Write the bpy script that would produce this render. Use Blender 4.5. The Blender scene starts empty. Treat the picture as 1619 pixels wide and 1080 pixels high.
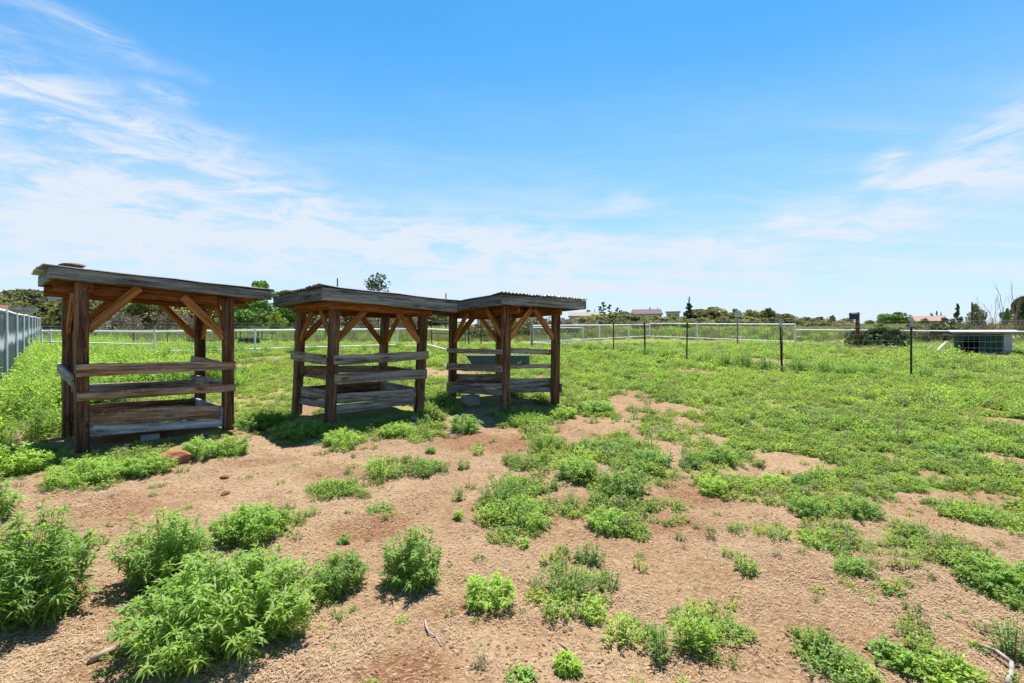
import bpy, math, random
import numpy as np
from mathutils import Vector, Matrix

SC = bpy.context.scene
COL = SC.collection
R = math.radians
random.seed(7)
rng = np.random.default_rng(7)

# ------------------------------------------------------------------ camera
cam = bpy.data.cameras.new('camera')
cam.sensor_width = 36.0
cam.lens = 17.34
cam.clip_start = 0.05
cam.clip_end = 4000
cam_ob = bpy.data.objects.new('camera', cam)
COL.objects.link(cam_ob)
cam_ob.location = (0, 0, 1.6)
cam_ob.rotation_euler = (R(90), 0, 0)
SC.camera = cam_ob

# ------------------------------------------------------------------ sun, sky, exposure
SUN_EL, SUN_AZ = 70.0, 12.0            # azimuth from +Y towards +X
sun = bpy.data.lights.new('sun', 'SUN')
sun.energy = 5.0
sun.angle = R(0.55)
sun.color = (1.0, 0.955, 0.88)
sun_ob = bpy.data.objects.new('sun', sun)
COL.objects.link(sun_ob)
sd = Vector((math.sin(R(SUN_AZ)) * math.cos(R(SUN_EL)), math.cos(R(SUN_AZ)) * math.cos(R(SUN_EL)), math.sin(R(SUN_EL))))
sun_ob.rotation_euler = sd.to_track_quat('Z', 'Y').to_euler()
sun_ob.location = sd * 60

SC.view_settings.view_transform = 'Standard'
SC.view_settings.look = 'None'
SC.view_settings.gamma = 1
SC.view_settings.use_curve_mapping = False
SC.view_settings.exposure = 1.2

world = bpy.data.worlds.new('World')
SC.world = world
world.use_nodes = True


class NT:
    """small helper to write node trees"""
    def __init__(self, tree):
        self.t = tree
        tree.nodes.clear()

    def n(self, typ, ins=None, **props):
        nd = self.t.nodes.new(typ)
        for k, v in props.items():
            setattr(nd, k, v)
        for k, v in (ins or {}).items():
            self.put(nd.inputs[k], v)
        return nd

    def put(self, sock, v):
        if isinstance(v, bpy.types.NodeSocket):
            self.t.links.new(v, sock)
        else:
            sock.default_value = v

    def math(self, op, a, b=0.0, c=None, clamp=False):
        nd = self.n('ShaderNodeMath', {0: a, 1: b}, operation=op, use_clamp=clamp)
        if c is not None:
            self.put(nd.inputs[2], c)
        return nd.outputs[0]

    def vmath(self, op, a, b=(0, 0, 0)):
        return self.n('ShaderNodeVectorMath', {0: a, 1: b}, operation=op).outputs[0]

    def mix(self, fac, a, b, mode='MIX'):
        nd = self.n('ShaderNodeMix', data_type='RGBA', blend_type=mode, clamp_factor=True)
        self.put(nd.inputs[0], fac)
        self.put(nd.inputs[6], a if isinstance(a, bpy.types.NodeSocket) else (*a, 1))
        self.put(nd.inputs[7], b if isinstance(b, bpy.types.NodeSocket) else (*b, 1))
        return nd.outputs[2]

    def noise(self, vec, scale, detail=4, rough=.55, dist=0.0, out=0):
        nd = self.n('ShaderNodeTexNoise', {'Scale': scale, 'Detail': detail, 'Roughness': rough, 'Distortion': dist})
        self.put(nd.inputs['Vector'], vec)
        return nd.outputs[out]

    def ramp(self, fac, lo, hi, a=0.0, b=1.0):
        nd = self.n('ShaderNodeMapRange', {0: fac, 1: lo, 2: hi, 3: a, 4: b}, interpolation_type='SMOOTHSTEP')
        return nd.outputs[0]

    def mapping(self, vec, loc=(0, 0, 0), rot=(0, 0, 0), sc=(1, 1, 1)):
        return self.n('ShaderNodeMapping', {'Vector': vec, 'Location': loc, 'Rotation': rot, 'Scale': sc}).outputs[0]


def build_world():
    w = NT(world.node_tree)
    sky = w.n('ShaderNodeTexSky', sky_type='NISHITA')
    sky.sun_disc = False
    sky.sun_elevation = R(SUN_EL)
    sky.sun_rotation = R(SUN_AZ)
    sky.altitude = 1900
    sky.air_density = 1.0
    sky.dust_density = 0.5
    sky.ozone_density = 1.5
    hs = w.n('ShaderNodeHueSaturation', {'Hue': 0.487, 'Saturation': SKY_SAT, 'Value': SKY_VAL, 'Color': sky.outputs[0]})
    tc = w.n('ShaderNodeTexCoord').outputs['Generated']
    sx = w.n('ShaderNodeSeparateXYZ', {0: tc}).outputs
    az = w.math('ARCTAN2', sx[0], sx[1])
    el = w.math('ARCSINE', sx[2])
    p0 = w.n('ShaderNodeCombineXYZ', {0: az, 1: el, 2: 0.0}).outputs[0]
    # a thin sheet of high cloud: project the view direction on a layer overhead
    den = w.math('ADD', w.math('MAXIMUM', sx[2], 0.0), 0.09)
    lay = w.n('ShaderNodeCombineXYZ', {0: w.math('DIVIDE', sx[0], den), 1: w.math('DIVIDE', sx[1], den), 2: 0.0}).outputs[0]
    lay_r = w.mapping(lay, rot=(0, 0, R(14)), sc=(0.42, 1.5, 1))
    n1 = w.noise(lay_r, 0.8, 7, .62, .6)
    n2 = w.noise(w.mapping(lay, rot=(0, 0, R(-10)), sc=(.5, 1.2, 1), loc=(3.1, 1.7, 0)), 2.3, 6, .6, .9)
    wob = w.noise(w.mapping(p0, sc=(1, 2.2, 1)), 3.2, 4, .5, .2, out=1)
    p1 = w.vmath('ADD', p0, w.vmath('MULTIPLY', w.vmath('SUBTRACT', wob, (.5, .5, .5)), (.22, .075, 0)))
    fine = w.noise(w.mapping(p0, rot=(0, 0, R(-10)), sc=(1, 3.6, 1)), 8.5, 9, .66, .7)
    total = None
    for cx, cy, rx, ry, rot, amt, soft in CLOUDS:
        q = w.mapping(w.vmath('SUBTRACT', p1, (cx, cy, 0)), rot=(0, 0, -R(rot)))
        q = w.vmath('DIVIDE', q, (rx, ry, 1))
        ln = w.n('ShaderNodeVectorMath', {0: q}, operation='LENGTH').outputs['Value']
        m = w.ramp(ln, 1.0, 1.0 - soft)
        thr = w.ramp(fine, .33, .66, .05, 1.2)
        m = w.math('MULTIPLY', w.math('MULTIPLY', m, thr), amt)
        total = m if total is None else w.math('ADD', total, m)
    # general thin cirrus, denser towards the horizon everywhere
    low = w.ramp(el, 0.50, 0.05)
    gen = w.math('MULTIPLY', w.ramp(n1, .44, .66), w.math('ADD', w.math('MULTIPLY', low, .55), .02))
    gen2 = w.math('MULTIPLY', w.ramp(n2, .48, .70), w.math('MULTIPLY', low, .34))
    haze = w.math('MULTIPLY', w.math('POWER', w.ramp(w.math('ABSOLUTE', el), 0.62, -0.10), 1.2), .95)
    tot = w.math('ADD', total, w.math('ADD', gen, gen2))
    tot = w.math('MINIMUM', tot, 0.93)
    col = w.mix(tot, w.mix(haze, hs.outputs[0], HAZE_COL), CLOUD_COL)
    bg = w.n('ShaderNodeBackground', {'Color': col, 'Strength': 0.1})
    out = w.n('ShaderNodeOutputWorld')
    w.t.links.new(bg.outputs[0], out.inputs[0])


SKY_SAT, SKY_VAL = 1.34, 1.0
CLOUD_COL = (3.45, 3.75, 4.15)
HAZE_COL = (2.65, 3.3, 4.15)
# azimuth, elevation, half width, half height (radians), tilt, amount, softness
CLOUDS = [
    (-.72, .455, .26, .030, -7, .42, .98), (-.83, .37, .34, .10, -8, .75, .98), (-.62, .400, .060, .024, -12, .75, .95),
    (-.55, .30, .38, .08, -9, .62, .98), (-.70, .19, .55, .16, -4, 1.1, .98), (-.20, .19, .50, .10, -3, .90, .98),
    (.02, .21, .22, .06, -4, .55, .95), (.24, .275, .10, .032, 4, .55, .95), (.655, .278, .058, .036, -6, .95, .9),
    (.80, .27, .16, .09, 18, .75, .95), (.62, .20, .32, .075, 3, .60, .98), (.15, .13, .85, .11, -2, .75, .98),
    (.72, .235, .08, .036, 8, .55, .9), (.50, .215, .07, .03, 0, .5, .9), (.38, .17, .16, .05, -4, .45, .95),
]
build_world()

# ------------------------------------------------------------------ numeric helpers
SLOPE = 0.041


def smooth(a, b, x):
    t = np.clip((x - a) / (b - a), 0, 1)
    return t * t * (3 - 2 * t)


_tab = np.random.default_rng(11).random((256, 256))


def vn(x, y, s, o=0):
    """value noise, cell size s"""
    x = np.asarray(x, float) / s + 37.3 * (o + 1)
    y = np.asarray(y, float) / s + 91.7 * (o + 1)
    xi = np.floor(x).astype(int)
    yi = np.floor(y).astype(int)
    fx = x - xi
    fy = y - yi
    fx = fx * fx * (3 - 2 * fx)
    fy = fy * fy * (3 - 2 * fy)
    a = _tab[xi % 256, yi % 256]
    b = _tab[(xi + 1) % 256, yi % 256]
    c = _tab[xi % 256, (yi + 1) % 256]
    d = _tab[(xi + 1) % 256, (yi + 1) % 256]
    return (a * (1 - fx) + b * fx) * (1 - fy) + (c * (1 - fx) + d * fx) * fy


def fbm(x, y, s, o=0):
    return (vn(x, y, s, o) * .55 + vn(x, y, s * .47, o + 1) * .28 + vn(x, y, s * .21, o + 2) * .17)


def height(x, y):
    x = np.asarray(x, float)
    y = np.asarray(y, float)
    base = np.where(y < 260, SLOPE * y, SLOPE * (260 + 60 * (1 - np.exp(-np.maximum(y - 260, 0) / 60))))
    near = smooth(16, 9, np.hypot(x, y))
    mid = smooth(200, 20, np.hypot(x, y))
    z = base + mid * (vn(x, y, 4.0, 3) - .5) * .06
    z = z + near * ((vn(x, y, .8, 4) - .5) * .035 + (vn(x, y, .23, 5) - .5) * .032 + (vn(x, y, .11, 6) - .5) * .019)
    return z


def T(x, y):
    return float(height(x, y))


YARD = [(-2.53, 1.4), (-4.0, 2.54), (-5.11, 3.76), (-5.04, 4.86), (-4.36, 4.73), (-4.0, 5.11), (-3.65, 5.43), (-3.6, 6.86), (-2.48, 6.67), (-1.86, 7.26), (-1.19, 8.49), (-0.56, 8.79), (0.61, 9.45), (1.51, 9.75), (2.5, 10.23), (2.92, 9.45), (2.76, 7.8), (2.32, 6.34), (2.57, 5.27), (2.86, 4.55), (3.35, 4.27), (3.95, 4.11), (3.53, 3.35), (2.73, 2.54), (1.63, 1.4)]
PATCH = [(2.77, 10.9, 0.31, 0.43, -1.0), (4.05, 11.19, 0.27, 0.35, -1.0), (3.29, 8.85, 0.24, 0.44, -1.0), (1.86, 8.79, 0.28, 0.74, -1.0), (1.86, 7.26, 0.64, 0.72, -1.0), (2.7, 6.75, 0.32, 0.4, -1.0), (5.92, 15.5, 0.75, 1.06, -1.0), (10.1, 18.63, 1.01, 1.39, -1.0), (14.15, 14.86, 0.52, 1.24, -1.0), (8.46, 8.82, 0.2, 0.41, -1.0), (7.88, 7.8, 0.42, 0.39, -1.0), (3.48, 5.6, 0.13, 0.28, -1.0), (5.67, 5.71, 0.23, 0.3, -1.0), (4.42, 5.21, 0.1, 0.16, -1.0), (4.59, 5.01, 0.1, 0.18, -1.0), (4.03, 4.47, 0.61, 0.2, -1.0), (4.5, 5.9, 0.11, 0.21, -1.0), (3.16, 5.62, 0.38, 0.38, -1.0), (1.68, 4.9, 0.17, 0.53, -1.0), (-3.71, 8.79, 0.28, 1.11, -1.0), (-7.15, 7.75, 0.2, 1.01, -1.0), (-2.83, 14.77, 1.89, 1.31, -1.0), (-10.56, 21.15, 1.08, 1.79, -1.0), (10.08, 20.13, 0.9, 1.62, -1.0), (15.58, 22.49, 1.44, 1.42, -1.0), (-8.57, 11.94, 1.53, 1.43, -1.0), (21.94, 23.11, 1.48, 2.57, -1.0), (0.73, 5.5, 0.26, 0.73, 0.7), (1.37, 5.9, 0.45, 0.99, 0.7), (0.88, 4.4, 0.23, 0.72, 0.65), (1.31, 4.33, 0.22, 0.24, 0.45), (-0.0, 4.36, 0.32, 0.67, 0.6), (0.45, 4.2, 0.15, 0.14, 0.6), (0.38, 3.0, 0.22, 0.44, 0.4), (0.73, 2.51, 0.28, 0.22, 0.4), (2.21, 5.38, 0.21, 1.04, 0.6), (2.21, 4.69, 0.47, 0.42, 0.6), (2.8, 4.27, 0.39, 0.37, 0.65), (2.4, 3.62, 0.34, 0.28, 0.5), (2.98, 3.49, 0.34, 0.39, 0.6), (2.21, 3.18, 0.14, 0.16, 0.55), (1.53, 3.25, 0.11, 0.19, 0.25), (3.81, 4.11, 0.22, 0.32, 0.7), (2.92, 2.82, 0.15, 0.64, 0.7), (3.06, 3.09, 0.23, 0.28, 0.7), (1.53, 2.33, 0.19, 0.23, 0.65), (1.9, 2.29, 0.26, 0.15, 0.6), (1.04, 2.54, 0.23, 0.26, 0.35), (-1.73, 4.78, 0.23, 0.31, 0.4), (-1.17, 5.47, 0.51, 0.43, 0.45), (0.15, 5.75, 0.26, 0.45, 0.6), (0.42, 6.76, 0.33, 0.75, 0.6), (0.16, 8.18, 0.68, 0.83, 0.55), (1.3, 9.38, 0.69, 1.48, 0.6), (-2.25, 7.19, 1.24, 1.1, 0.6), (-4.94, 5.67, 0.95, 0.72, 0.35), (-3.44, 2.89, 0.67, 0.94, 0.6), (-1.38, 2.56, 0.56, 0.5, 0.2), (-2.0, 3.88, 0.31, 0.36, 0.3), (-4.07, 8.05, 0.46, 1.4, 0.8), (2.33, 7.7, 0.44, 1.43, 0.55)]


def yard_sd(x, y):
    """signed distance to the trampled yard, negative inside"""
    P = np.array(YARD)
    inside = np.zeros(x.shape, bool)
    dist = np.full(x.shape, 1e9)
    for i in range(len(P)):
        a = P[i]
        b = P[(i + 1) % len(P)]
        e = b - a
        t = np.clip(((x - a[0]) * e[0] + (y - a[1]) * e[1]) / (e @ e), 0, 1)
        dist = np.minimum(dist, np.hypot(x - a[0] - t * e[0], y - a[1] - t * e[1]))
        c = ((a[1] > y) != (b[1] > y)) & (x < (b[0] - a[0]) * (y - a[1]) / (b[1] - a[1] + 1e-12) + a[0])
        inside ^= c
    return np.where(inside, -dist, dist)


def cover(x, y):
    """how much weed grows on the ground, 0..1"""
    x = np.asarray(x, float)
    y = np.asarray(y, float)
    n = fbm(x, y, .9, 20)
    n2 = fbm(x, y, .45, 30)
    s = yard_sd(x, y)
    c = smooth(-.1, .55, s + (n - .5) * 1.5) * (.72 + .28 * smooth(.3, .6, n2))
    c = c * (1 - .6 * smooth(.66, .74, fbm(x, y, 2.6, 44)))
    c = c * (1 - .30 * smooth(8, 10, y) * smooth(1.0, -1.5, x) * smooth(-9, -7, x) * smooth(.42, .55, n))
    c = np.maximum(c, .04 + .16 * smooth(.2, 2, x) * smooth(.45, .66, n2))
    for cx, cy, rx, ry, w in PATCH:
        d = np.hypot((x - cx) / rx, (y - cy) / ry)
        if w > 0:
            m = smooth(0, .30, 1.12 - d + (n2 - .52) * 1.0)
            c = np.maximum(c, w * m)
        else:
            m = smooth(0, .3, 1.12 - d + (n2 - .5) * .9)
            c = c * (1 + .9 * w * m)
    return c


# ------------------------------------------------------------------ object helpers
def link(name, mesh, mats=(), parent=None):
    o = bpy.data.objects.new(name, mesh)
    COL.objects.link(o)
    if mats:
        if not isinstance(mats, (list, tuple)):
            mats = [mats]
        if mesh is not None and not mesh.materials:
            for m in mats:
                mesh.materials.append(m)
    if parent is not None:
        o.parent = parent
    return o


def tag(o, label=None, cat=None, group=None, kind=None):
    if label:
        o['label'] = label
    if cat:
        o['category'] = cat
    if group:
        o['group'] = group
    if kind:
        o['kind'] = kind
    return o


def thing(name, label, cat, loc=(0, 0, 0), rz=0.0, group=None):
    o = bpy.data.objects.new(name, None)
    o.empty_display_size = .2
    COL.objects.link(o)
    o.location = loc
    o.rotation_euler = (0, 0, rz)
    return tag(o, label, cat, group)


def mesh_np(name, V, Fc, mat_idx=None, smooth_shade=False, var=None):
    """mesh from numpy verts and a list/array of faces of equal size, or a list of such arrays"""
    me = bpy.data.meshes.new(name)
    if not isinstance(Fc, list):
        Fc = [Fc]
    nv = len(V)
    loops = np.concatenate([f.reshape(-1) for f in Fc]).astype(np.int32)
    tot = np.concatenate([np.full(len(f), f.shape[1], np.int32) for f in Fc])
    start = np.concatenate([[0], np.cumsum(tot)[:-1]]).astype(np.int32)
    me.vertices.add(nv)
    me.vertices.foreach_set('co', np.asarray(V, np.float32).reshape(-1))
    me.loops.add(len(loops))
    me.loops.foreach_set('vertex_index', loops)
    me.polygons.add(len(tot))
    me.polygons.foreach_set('loop_start', start)
    me.polygons.foreach_set('loop_total', tot)
    if mat_idx is not None:
        me.polygons.foreach_set('material_index', np.asarray(mat_idx, np.int32))
    if smooth_shade:
        me.polygons.foreach_set('use_smooth', np.ones(len(tot), bool))
    if var is not None:
        at = me.attributes.new('var', 'FLOAT', 'POINT')
        at.data.foreach_set('value', np.asarray(var, np.float32))
    me.update()
    me.validate()
    return me


class MB:
    """collects plain shapes into one mesh"""
    def __init__(self):
        self.v = []
        self.f = []

    def add(self, vs, fs):
        o = len(self.v)
        self.v += [tuple(p) for p in vs]
        self.f += [tuple(i + o for i in f) for f in fs]

    def box(self, x0, x1, y0, y1, z0, z1):
        vs = [(x0, y0, z0), (x1, y0, z0), (x1, y1, z0), (x0, y1, z0), (x0, y0, z1), (x1, y0, z1), (x1, y1, z1), (x0, y1, z1)]
        self.add(vs, [(0, 3, 2, 1), (4, 5, 6, 7), (0, 1, 5, 4), (1, 2, 6, 5), (2, 3, 7, 6), (3, 0, 4, 7)])

    def tube(self, p0, p1, r0, r1=None, n=8, cap=True):
        r1 = r0 if r1 is None else r1
        p0 = Vector(p0)
        p1 = Vector(p1)
        d = (p1 - p0).normalized()
        a = d.orthogonal().normalized()
        b = d.cross(a)
        vs = []
        for p, r in ((p0, r0), (p1, r1)):
            for k in range(n):
                t = 2 * math.pi * k / n
                vs.append(p + (a * math.cos(t) + b * math.sin(t)) * r)
        fs = [(k, (k + 1) % n, n + (k + 1) % n, n + k) for k in range(n)]
        if cap:
            fs += [tuple(range(n - 1, -1, -1)), tuple(range(n, 2 * n))]
        self.add(vs, fs)

    def path(self, pts, radii, n=6):
        for i in range(len(pts) - 1):
            self.tube(pts[i], pts[i + 1], radii[i], radii[i + 1], n)

    def mesh(self, name, smooth_shade=False):
        me = bpy.data.meshes.new(name)
        me.from_pydata(self.v, [], self.f)
        if smooth_shade:
            for p in me.polygons:
                p.use_smooth = True
        me.update()
        return me

    def obj(self, name, mat, parent=None, smooth_shade=False):
        return link(name, self.mesh(name, smooth_shade), mat, parent)


# ------------------------------------------------------------------ materials
def new_mat(name):
    m = bpy.data.materials.new(name)
    m.use_nodes = True
    return m, NT(m.node_tree)


def finish(w, shader):
    out = w.n('ShaderNodeOutputMaterial')
    w.t.links.new(shader, out.inputs[0])


def principled(w, col, rough=.8, bump=None, bump_d=.01, spec=.3, metal=0.0, bump_s=.6):
    b = w.n('ShaderNodeBsdfPrincipled')
    w.put(b.inputs['Base Color'], col if isinstance(col, bpy.types.NodeSocket) else (*col, 1))
    w.put(b.inputs['Roughness'], rough)
    w.put(b.inputs['Specular IOR Level'], spec)
    w.put(b.inputs['Metallic'], metal)
    if bump is not None:
        bp = w.n('ShaderNodeBump', {'Strength': bump_s, 'Distance': bump_d, 'Height': bump})
        w.t.links.new(bp.outputs[0], b.inputs['Normal'])
    finish(w, b.outputs[0])
    return b


def wood(name, dark, mid, light, weather=None, wamt=.5, cracks=.42):
    """sawn timber, grain along local X"""
    m, w = new_mat(name)
    oc = w.n('ShaderNodeTexCoord').outputs['Object']
    rnd = w.n('ShaderNodeObjectInfo').outputs['Random']
    off = w.n('ShaderNodeCombineXYZ', {0: w.math('MULTIPLY', rnd, 31.0), 1: w.math('MULTIPLY', rnd, 17.0), 2: w.math('MULTIPLY', rnd, 47.0)}).outputs[0]
    p = w.vmath('ADD', oc, off)
    warp = w.noise(w.mapping(p, sc=(1.6, 5, 5)), 1.0, 3, .5, 0, out=1)
    pw = w.vmath('ADD', p, w.vmath('MULTIPLY', w.vmath('SUBTRACT', warp, (.5, .5, .5)), (.05, .07, .07)))
    g1 = w.noise(w.mapping(pw, sc=(1.1, 26, 26)), 1.0, 4, .6)
    g2 = w.noise(w.mapping(pw, sc=(3.5, 95, 95)), 1.0, 5, .65)
    kn = w.n('ShaderNodeTexVoronoi', {'Scale': 1.0, 'Vector': w.mapping(p, sc=(2.1, 6.5, 6.5))}, feature='F1').outputs[0]
    knot = w.ramp(kn, .20, .08)
    ring = w.math('SINE', w.math('MULTIPLY', kn, 60.0))
    near_k = w.ramp(kn, .45, .15)
    grain = w.math('ADD', w.math('MULTIPLY', g1, .62), w.math('MULTIPLY', g2, .38))
    grain = w.math('ADD', grain, w.math('MULTIPLY', w.math('MULTIPLY', ring, near_k), .07))
    c = w.mix(w.ramp(grain, .40, .505), dark, mid)
    c = w.mix(w.ramp(grain, .505, .62), c, light)
    if weather is not None:
        blot = w.noise(w.mapping(p, sc=(1.0, 3.0, 3.0)), 2.2, 4, .6)
        wm = w.math('MULTIPLY', w.ramp(blot, .38, .60), wamt)
        cw = w.mix(w.ramp(w.math('ADD', w.math('MULTIPLY', g1, .5), w.math('MULTIPLY', g2, .5)), .40, .60), tuple(v * .60 for v in weather), tuple(v * 1.35 for v in weather))
        c = w.mix(wm, c, cw)
    c = w.mix(w.math('MULTIPLY', knot, .65), c, tuple(v * .6 for v in dark))
    crack = w.ramp(w.noise(w.mapping(pw, sc=(.7, 34, 34), loc=(9, 3, 1)), 1.0, 3, .5), .38, .33)
    c = w.mix(w.math('MULTIPLY', crack, cracks), c, tuple(v * .35 for v in dark))
    val = w.math('ADD', w.math('MULTIPLY', rnd, .5), .75)
    c = w.mix(1.0, c, w.n('ShaderNodeCombineColor', {0: val, 1: val, 2: val}).outputs[0], 'MULTIPLY')
    hgt = w.math('SUBTRACT', grain, w.math('MULTIPLY', crack, .6))
    principled(w, c, .82, hgt, .006, .22, bump_s=.8)
    return m


def leaf_mat(name, a, b, yellow, trans=.35, patch=.3, scale=.35):
    m, w = new_mat(name)
    var = w.n('ShaderNodeAttribute', attribute_name='var').outputs['Fac']
    rnd = w.n('ShaderNodeObjectInfo').outputs['Random']
    pos = w.n('ShaderNodeNewGeometry').outputs['Position']
    ns = w.noise(pos, scale, 3, .55)
    c = w.mix(var, a, b)
    c = w.mix(w.math('MULTIPLY', w.ramp(w.math('ADD', w.math('MULTIPLY', ns, .7), w.math('MULTIPLY', rnd, .3)), .40, .66), patch), c, yellow)
    v = w.math('ADD', w.math('MULTIPLY', rnd, .45), .78)
    c = w.mix(1.0, c, w.n('ShaderNodeCombineColor', {0: v, 1: v, 2: v}).outputs[0], 'MULTIPLY')
    d = w.n('ShaderNodeBsdfDiffuse', {'Color': c, 'Roughness': .6})
    tcol = w.mix(.5, c, w.mix(1.0, c, (1.25, 1.35, .45), 'MULTIPLY'))
    t = w.n('ShaderNodeBsdfTranslucent', {'Color': tcol})
    mx = w.n('ShaderNodeMixShader', {0: trans, 1: d.outputs[0], 2: t.outputs[0]})
    gl = w.n('ShaderNodeBsdfGlossy', {'Color': (1, 1, 1, 1), 'Roughness': .62})
    mg = w.n('ShaderNodeMixShader', {0: .025, 1: mx.outputs[0], 2: gl.outputs[0]})
    finish(w, mg.outputs[0])
    return m


def plain(name, col, rough=.6, var=.15, scale=6.0, spec=.35, metal=0.0, dirt=None, dirt_amt=.4, bump=None):
    m, w = new_mat(name)
    oc = w.n('ShaderNodeTexCoord').outputs['Object']
    n = w.noise(oc, scale, 6, .62)
    c = w.mix(n, tuple(v * (1 - var) for v in col), tuple(min(1, v * (1 + var)) for v in col))
    if dirt:
        n2 = w.noise(oc, scale * .45, 6, .65, .4)
        c = w.mix(w.math('MULTIPLY', w.ramp(n2, .48, .68), dirt_amt), c, dirt)
    principled(w, c, rough, n if bump else None, bump or .01, spec, metal)
    return m


M = {}
M['post'] = wood('post_wood', (0.032, 0.012, 0.006), (0.108, 0.043, 0.019), (0.272, 0.122, 0.054), (0.172, 0.108, 0.072), .22)
M['post_worn'] = wood('post_wood_worn', (0.044, 0.018, 0.009), (0.131, 0.057, 0.027), (0.275, 0.138, 0.069), (0.213, 0.138, 0.094), .38)
M['brown'] = wood('plank_brown', (0.068, 0.029, 0.014), (0.237, 0.111, 0.057), (0.443, 0.243, 0.143), (0.329, 0.237, 0.179), .5)
M['grey'] = wood('plank_grey', (0.076, 0.049, 0.037), (0.251, 0.183, 0.143), (0.458, 0.359, 0.289), (0.366, 0.312, 0.275), .6)
M['pale'] = wood('plank_pale', (0.164, 0.139, 0.127), (0.329, 0.298, 0.273), (0.481, 0.443, 0.417), (0.417, 0.405, 0.399), .8)
M['fascia'] = wood('fascia_wood', (0.049, 0.038, 0.034), (0.138, 0.116, 0.107), (0.276, 0.244, 0.227), (0.211, 0.194, 0.190), .6)
M['orange'] = wood('sheltered_wood', (0.132, 0.046, 0.012), (0.330, 0.119, 0.031), (0.506, 0.209, 0.064), None)
M['orange_dark'] = wood('sheltered_beam', (0.090, 0.029, 0.008), (0.228, 0.070, 0.020), (0.372, 0.132, 0.042), None)
M['tin'] = plain('galvanised_tin', (.42, .42, .43), .45, .25, 3.0, .5, .55, (.17, .09, .055), .65)
M['tin_dark'] = plain('tarred_tin', (.07, .07, .072), .6, .35, 4.0, .4, .1, (.20, .16, .13), .7)
M['blue_sheet'] = plain('blue_rubber_sheet', (.07, .095, .135), .5, .3, 5.0, .5, 0, (.2, .2, .2), .3)
M['white_pipe'] = plain('white_pipe_paint', (.82, .82, .82), .45, .06, 5.0, .4, 0, (.55, .52, .48), .35)
M['galv_wire'] = plain('galvanised_wire', (.27, .28, .28), .7, .1, 5.0, .2, 0)
M['dark_wire'] = plain('dark_wire', (.12, .13, .13), .5, .1, 5.0, .4, .3)
M['black_steel'] = plain('black_steel', (.022, .023, .024), .55, .3, 6.0, .4, 0, (.10, .07, .05), .35)
M['grey_steel'] = plain('grey_steel', (.34, .35, .36), .5, .15, 6.0, .4, .3)
M['teal'] = plain('teal_steel', (.028, .070, .080), .6, .3, 3.0, .4, 0, (.12, .15, .15), .5)
M['red_rock'] = plain('red_sandstone', (.27, .105, .06), .9, .35, 9.0, .2, 0, (.36, .20, .14), .5, .02)
M['roof_stone'] = plain('weathered_red_stone', (.16, .075, .055), .9, .35, 9.0, .2, 0, (.25, .17, .14), .5, .02)
M['grey_rock'] = plain('grey_stone', (.26, .24, .22), .9, .3, 9.0, .2, 0, (.36, .33, .30), .5, .02)
M['concrete'] = plain('concrete', (.36, .34, .32), .9, .25, 14.0, .2, 0, (.25, .18, .13), .5, .01)
M['stick'] = plain('dry_stick', (.30, .22, .15), .85, .35, 20.0, .2, 0, (.20, .13, .09), .5, .004)
M['stick_grey'] = plain('grey_stick', (.27, .24, .215), .85, .25, 20.0, .2, 0, (.22, .19, .17), .4, .004)
M['straw'] = leaf_mat('straw', (.30, .20, .115), (.52, .39, .25), (.42, .30, .165), .1, .2, 2.0)
M['clod'] = plain('dirt_clod', (.13, .066, .036), .95, .4, 8.0, .1)
M['hay'] = plain('old_hay', (.34, .22, .12), .95, .4, 30.0, .1, 0, (.16, .09, .05), .5, .02)
M['trunk'] = plain('bark', (.10, .075, .055), .9, .35, 8.0, .1, 0, None, 0, .02)
M['dead'] = plain('dead_twigs', (.24, .185, .145), .9, .3, 6.0, .1)
M['stem'] = plain('weed_stem', (.13, .20, .06), .8, .3, 8.0, .2)

M['weed'] = leaf_mat('weed_leaf', (.165, .310, .034), (.325, .495, .075), (.44, .52, .075), .56, .45, .5)
M['weed_cool'] = leaf_mat('weed_leaf_cool', (.140, .280, .042), (.280, .450, .085), (.37, .48, .09), .54, .30, .5)
M['cover'] = leaf_mat('ground_cover_leaf', (.145, .240, .026), (.275, .375, .046), (.41, .44, .056), .40, .60, .22)
M['dry_grass'] = leaf_mat('dry_grass', (0.148, 0.164, 0.058), (0.281, 0.265, 0.125), (0.335, 0.296, 0.172), .25, .5, .12)
M['juniper'] = leaf_mat('juniper_foliage', (0.098, 0.117, 0.043), (0.203, 0.203, 0.082), (0.242, 0.222, 0.101), .48, .45, .15)
M['conifer'] = leaf_mat('dark_conifer_foliage', (0.039, 0.074, 0.035), (0.082, 0.129, 0.061), (0.094, 0.133, 0.055), .25, .3, .15)
M['decid'] = leaf_mat('deciduous_foliage', (0.070, 0.156, 0.028), (0.148, 0.265, 0.048), (0.195, 0.296, 0.055), .38, .35, .3)
M['yellow'] = leaf_mat('yellow_green_foliage', (0.172, 0.250, 0.023), (0.296, 0.359, 0.039), (0.328, 0.359, 0.055), .3, .3, .3)
M['sage'] = leaf_mat('sage_foliage', (0.140, 0.156, 0.062), (0.250, 0.242, 0.113), (0.296, 0.257, 0.148), .2, .5, .3)
M['pinkdry'] = leaf_mat('dry_brush_foliage', (0.172, 0.133, 0.105), (0.312, 0.254, 0.211), (0.265, 0.226, 0.156), .15, .4, .3)
M['dark_bush'] = leaf_mat('dark_bush_foliage', (0.035, 0.062, 0.020), (0.082, 0.117, 0.035), (0.101, 0.133, 0.039), .2, .3, .3)

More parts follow.
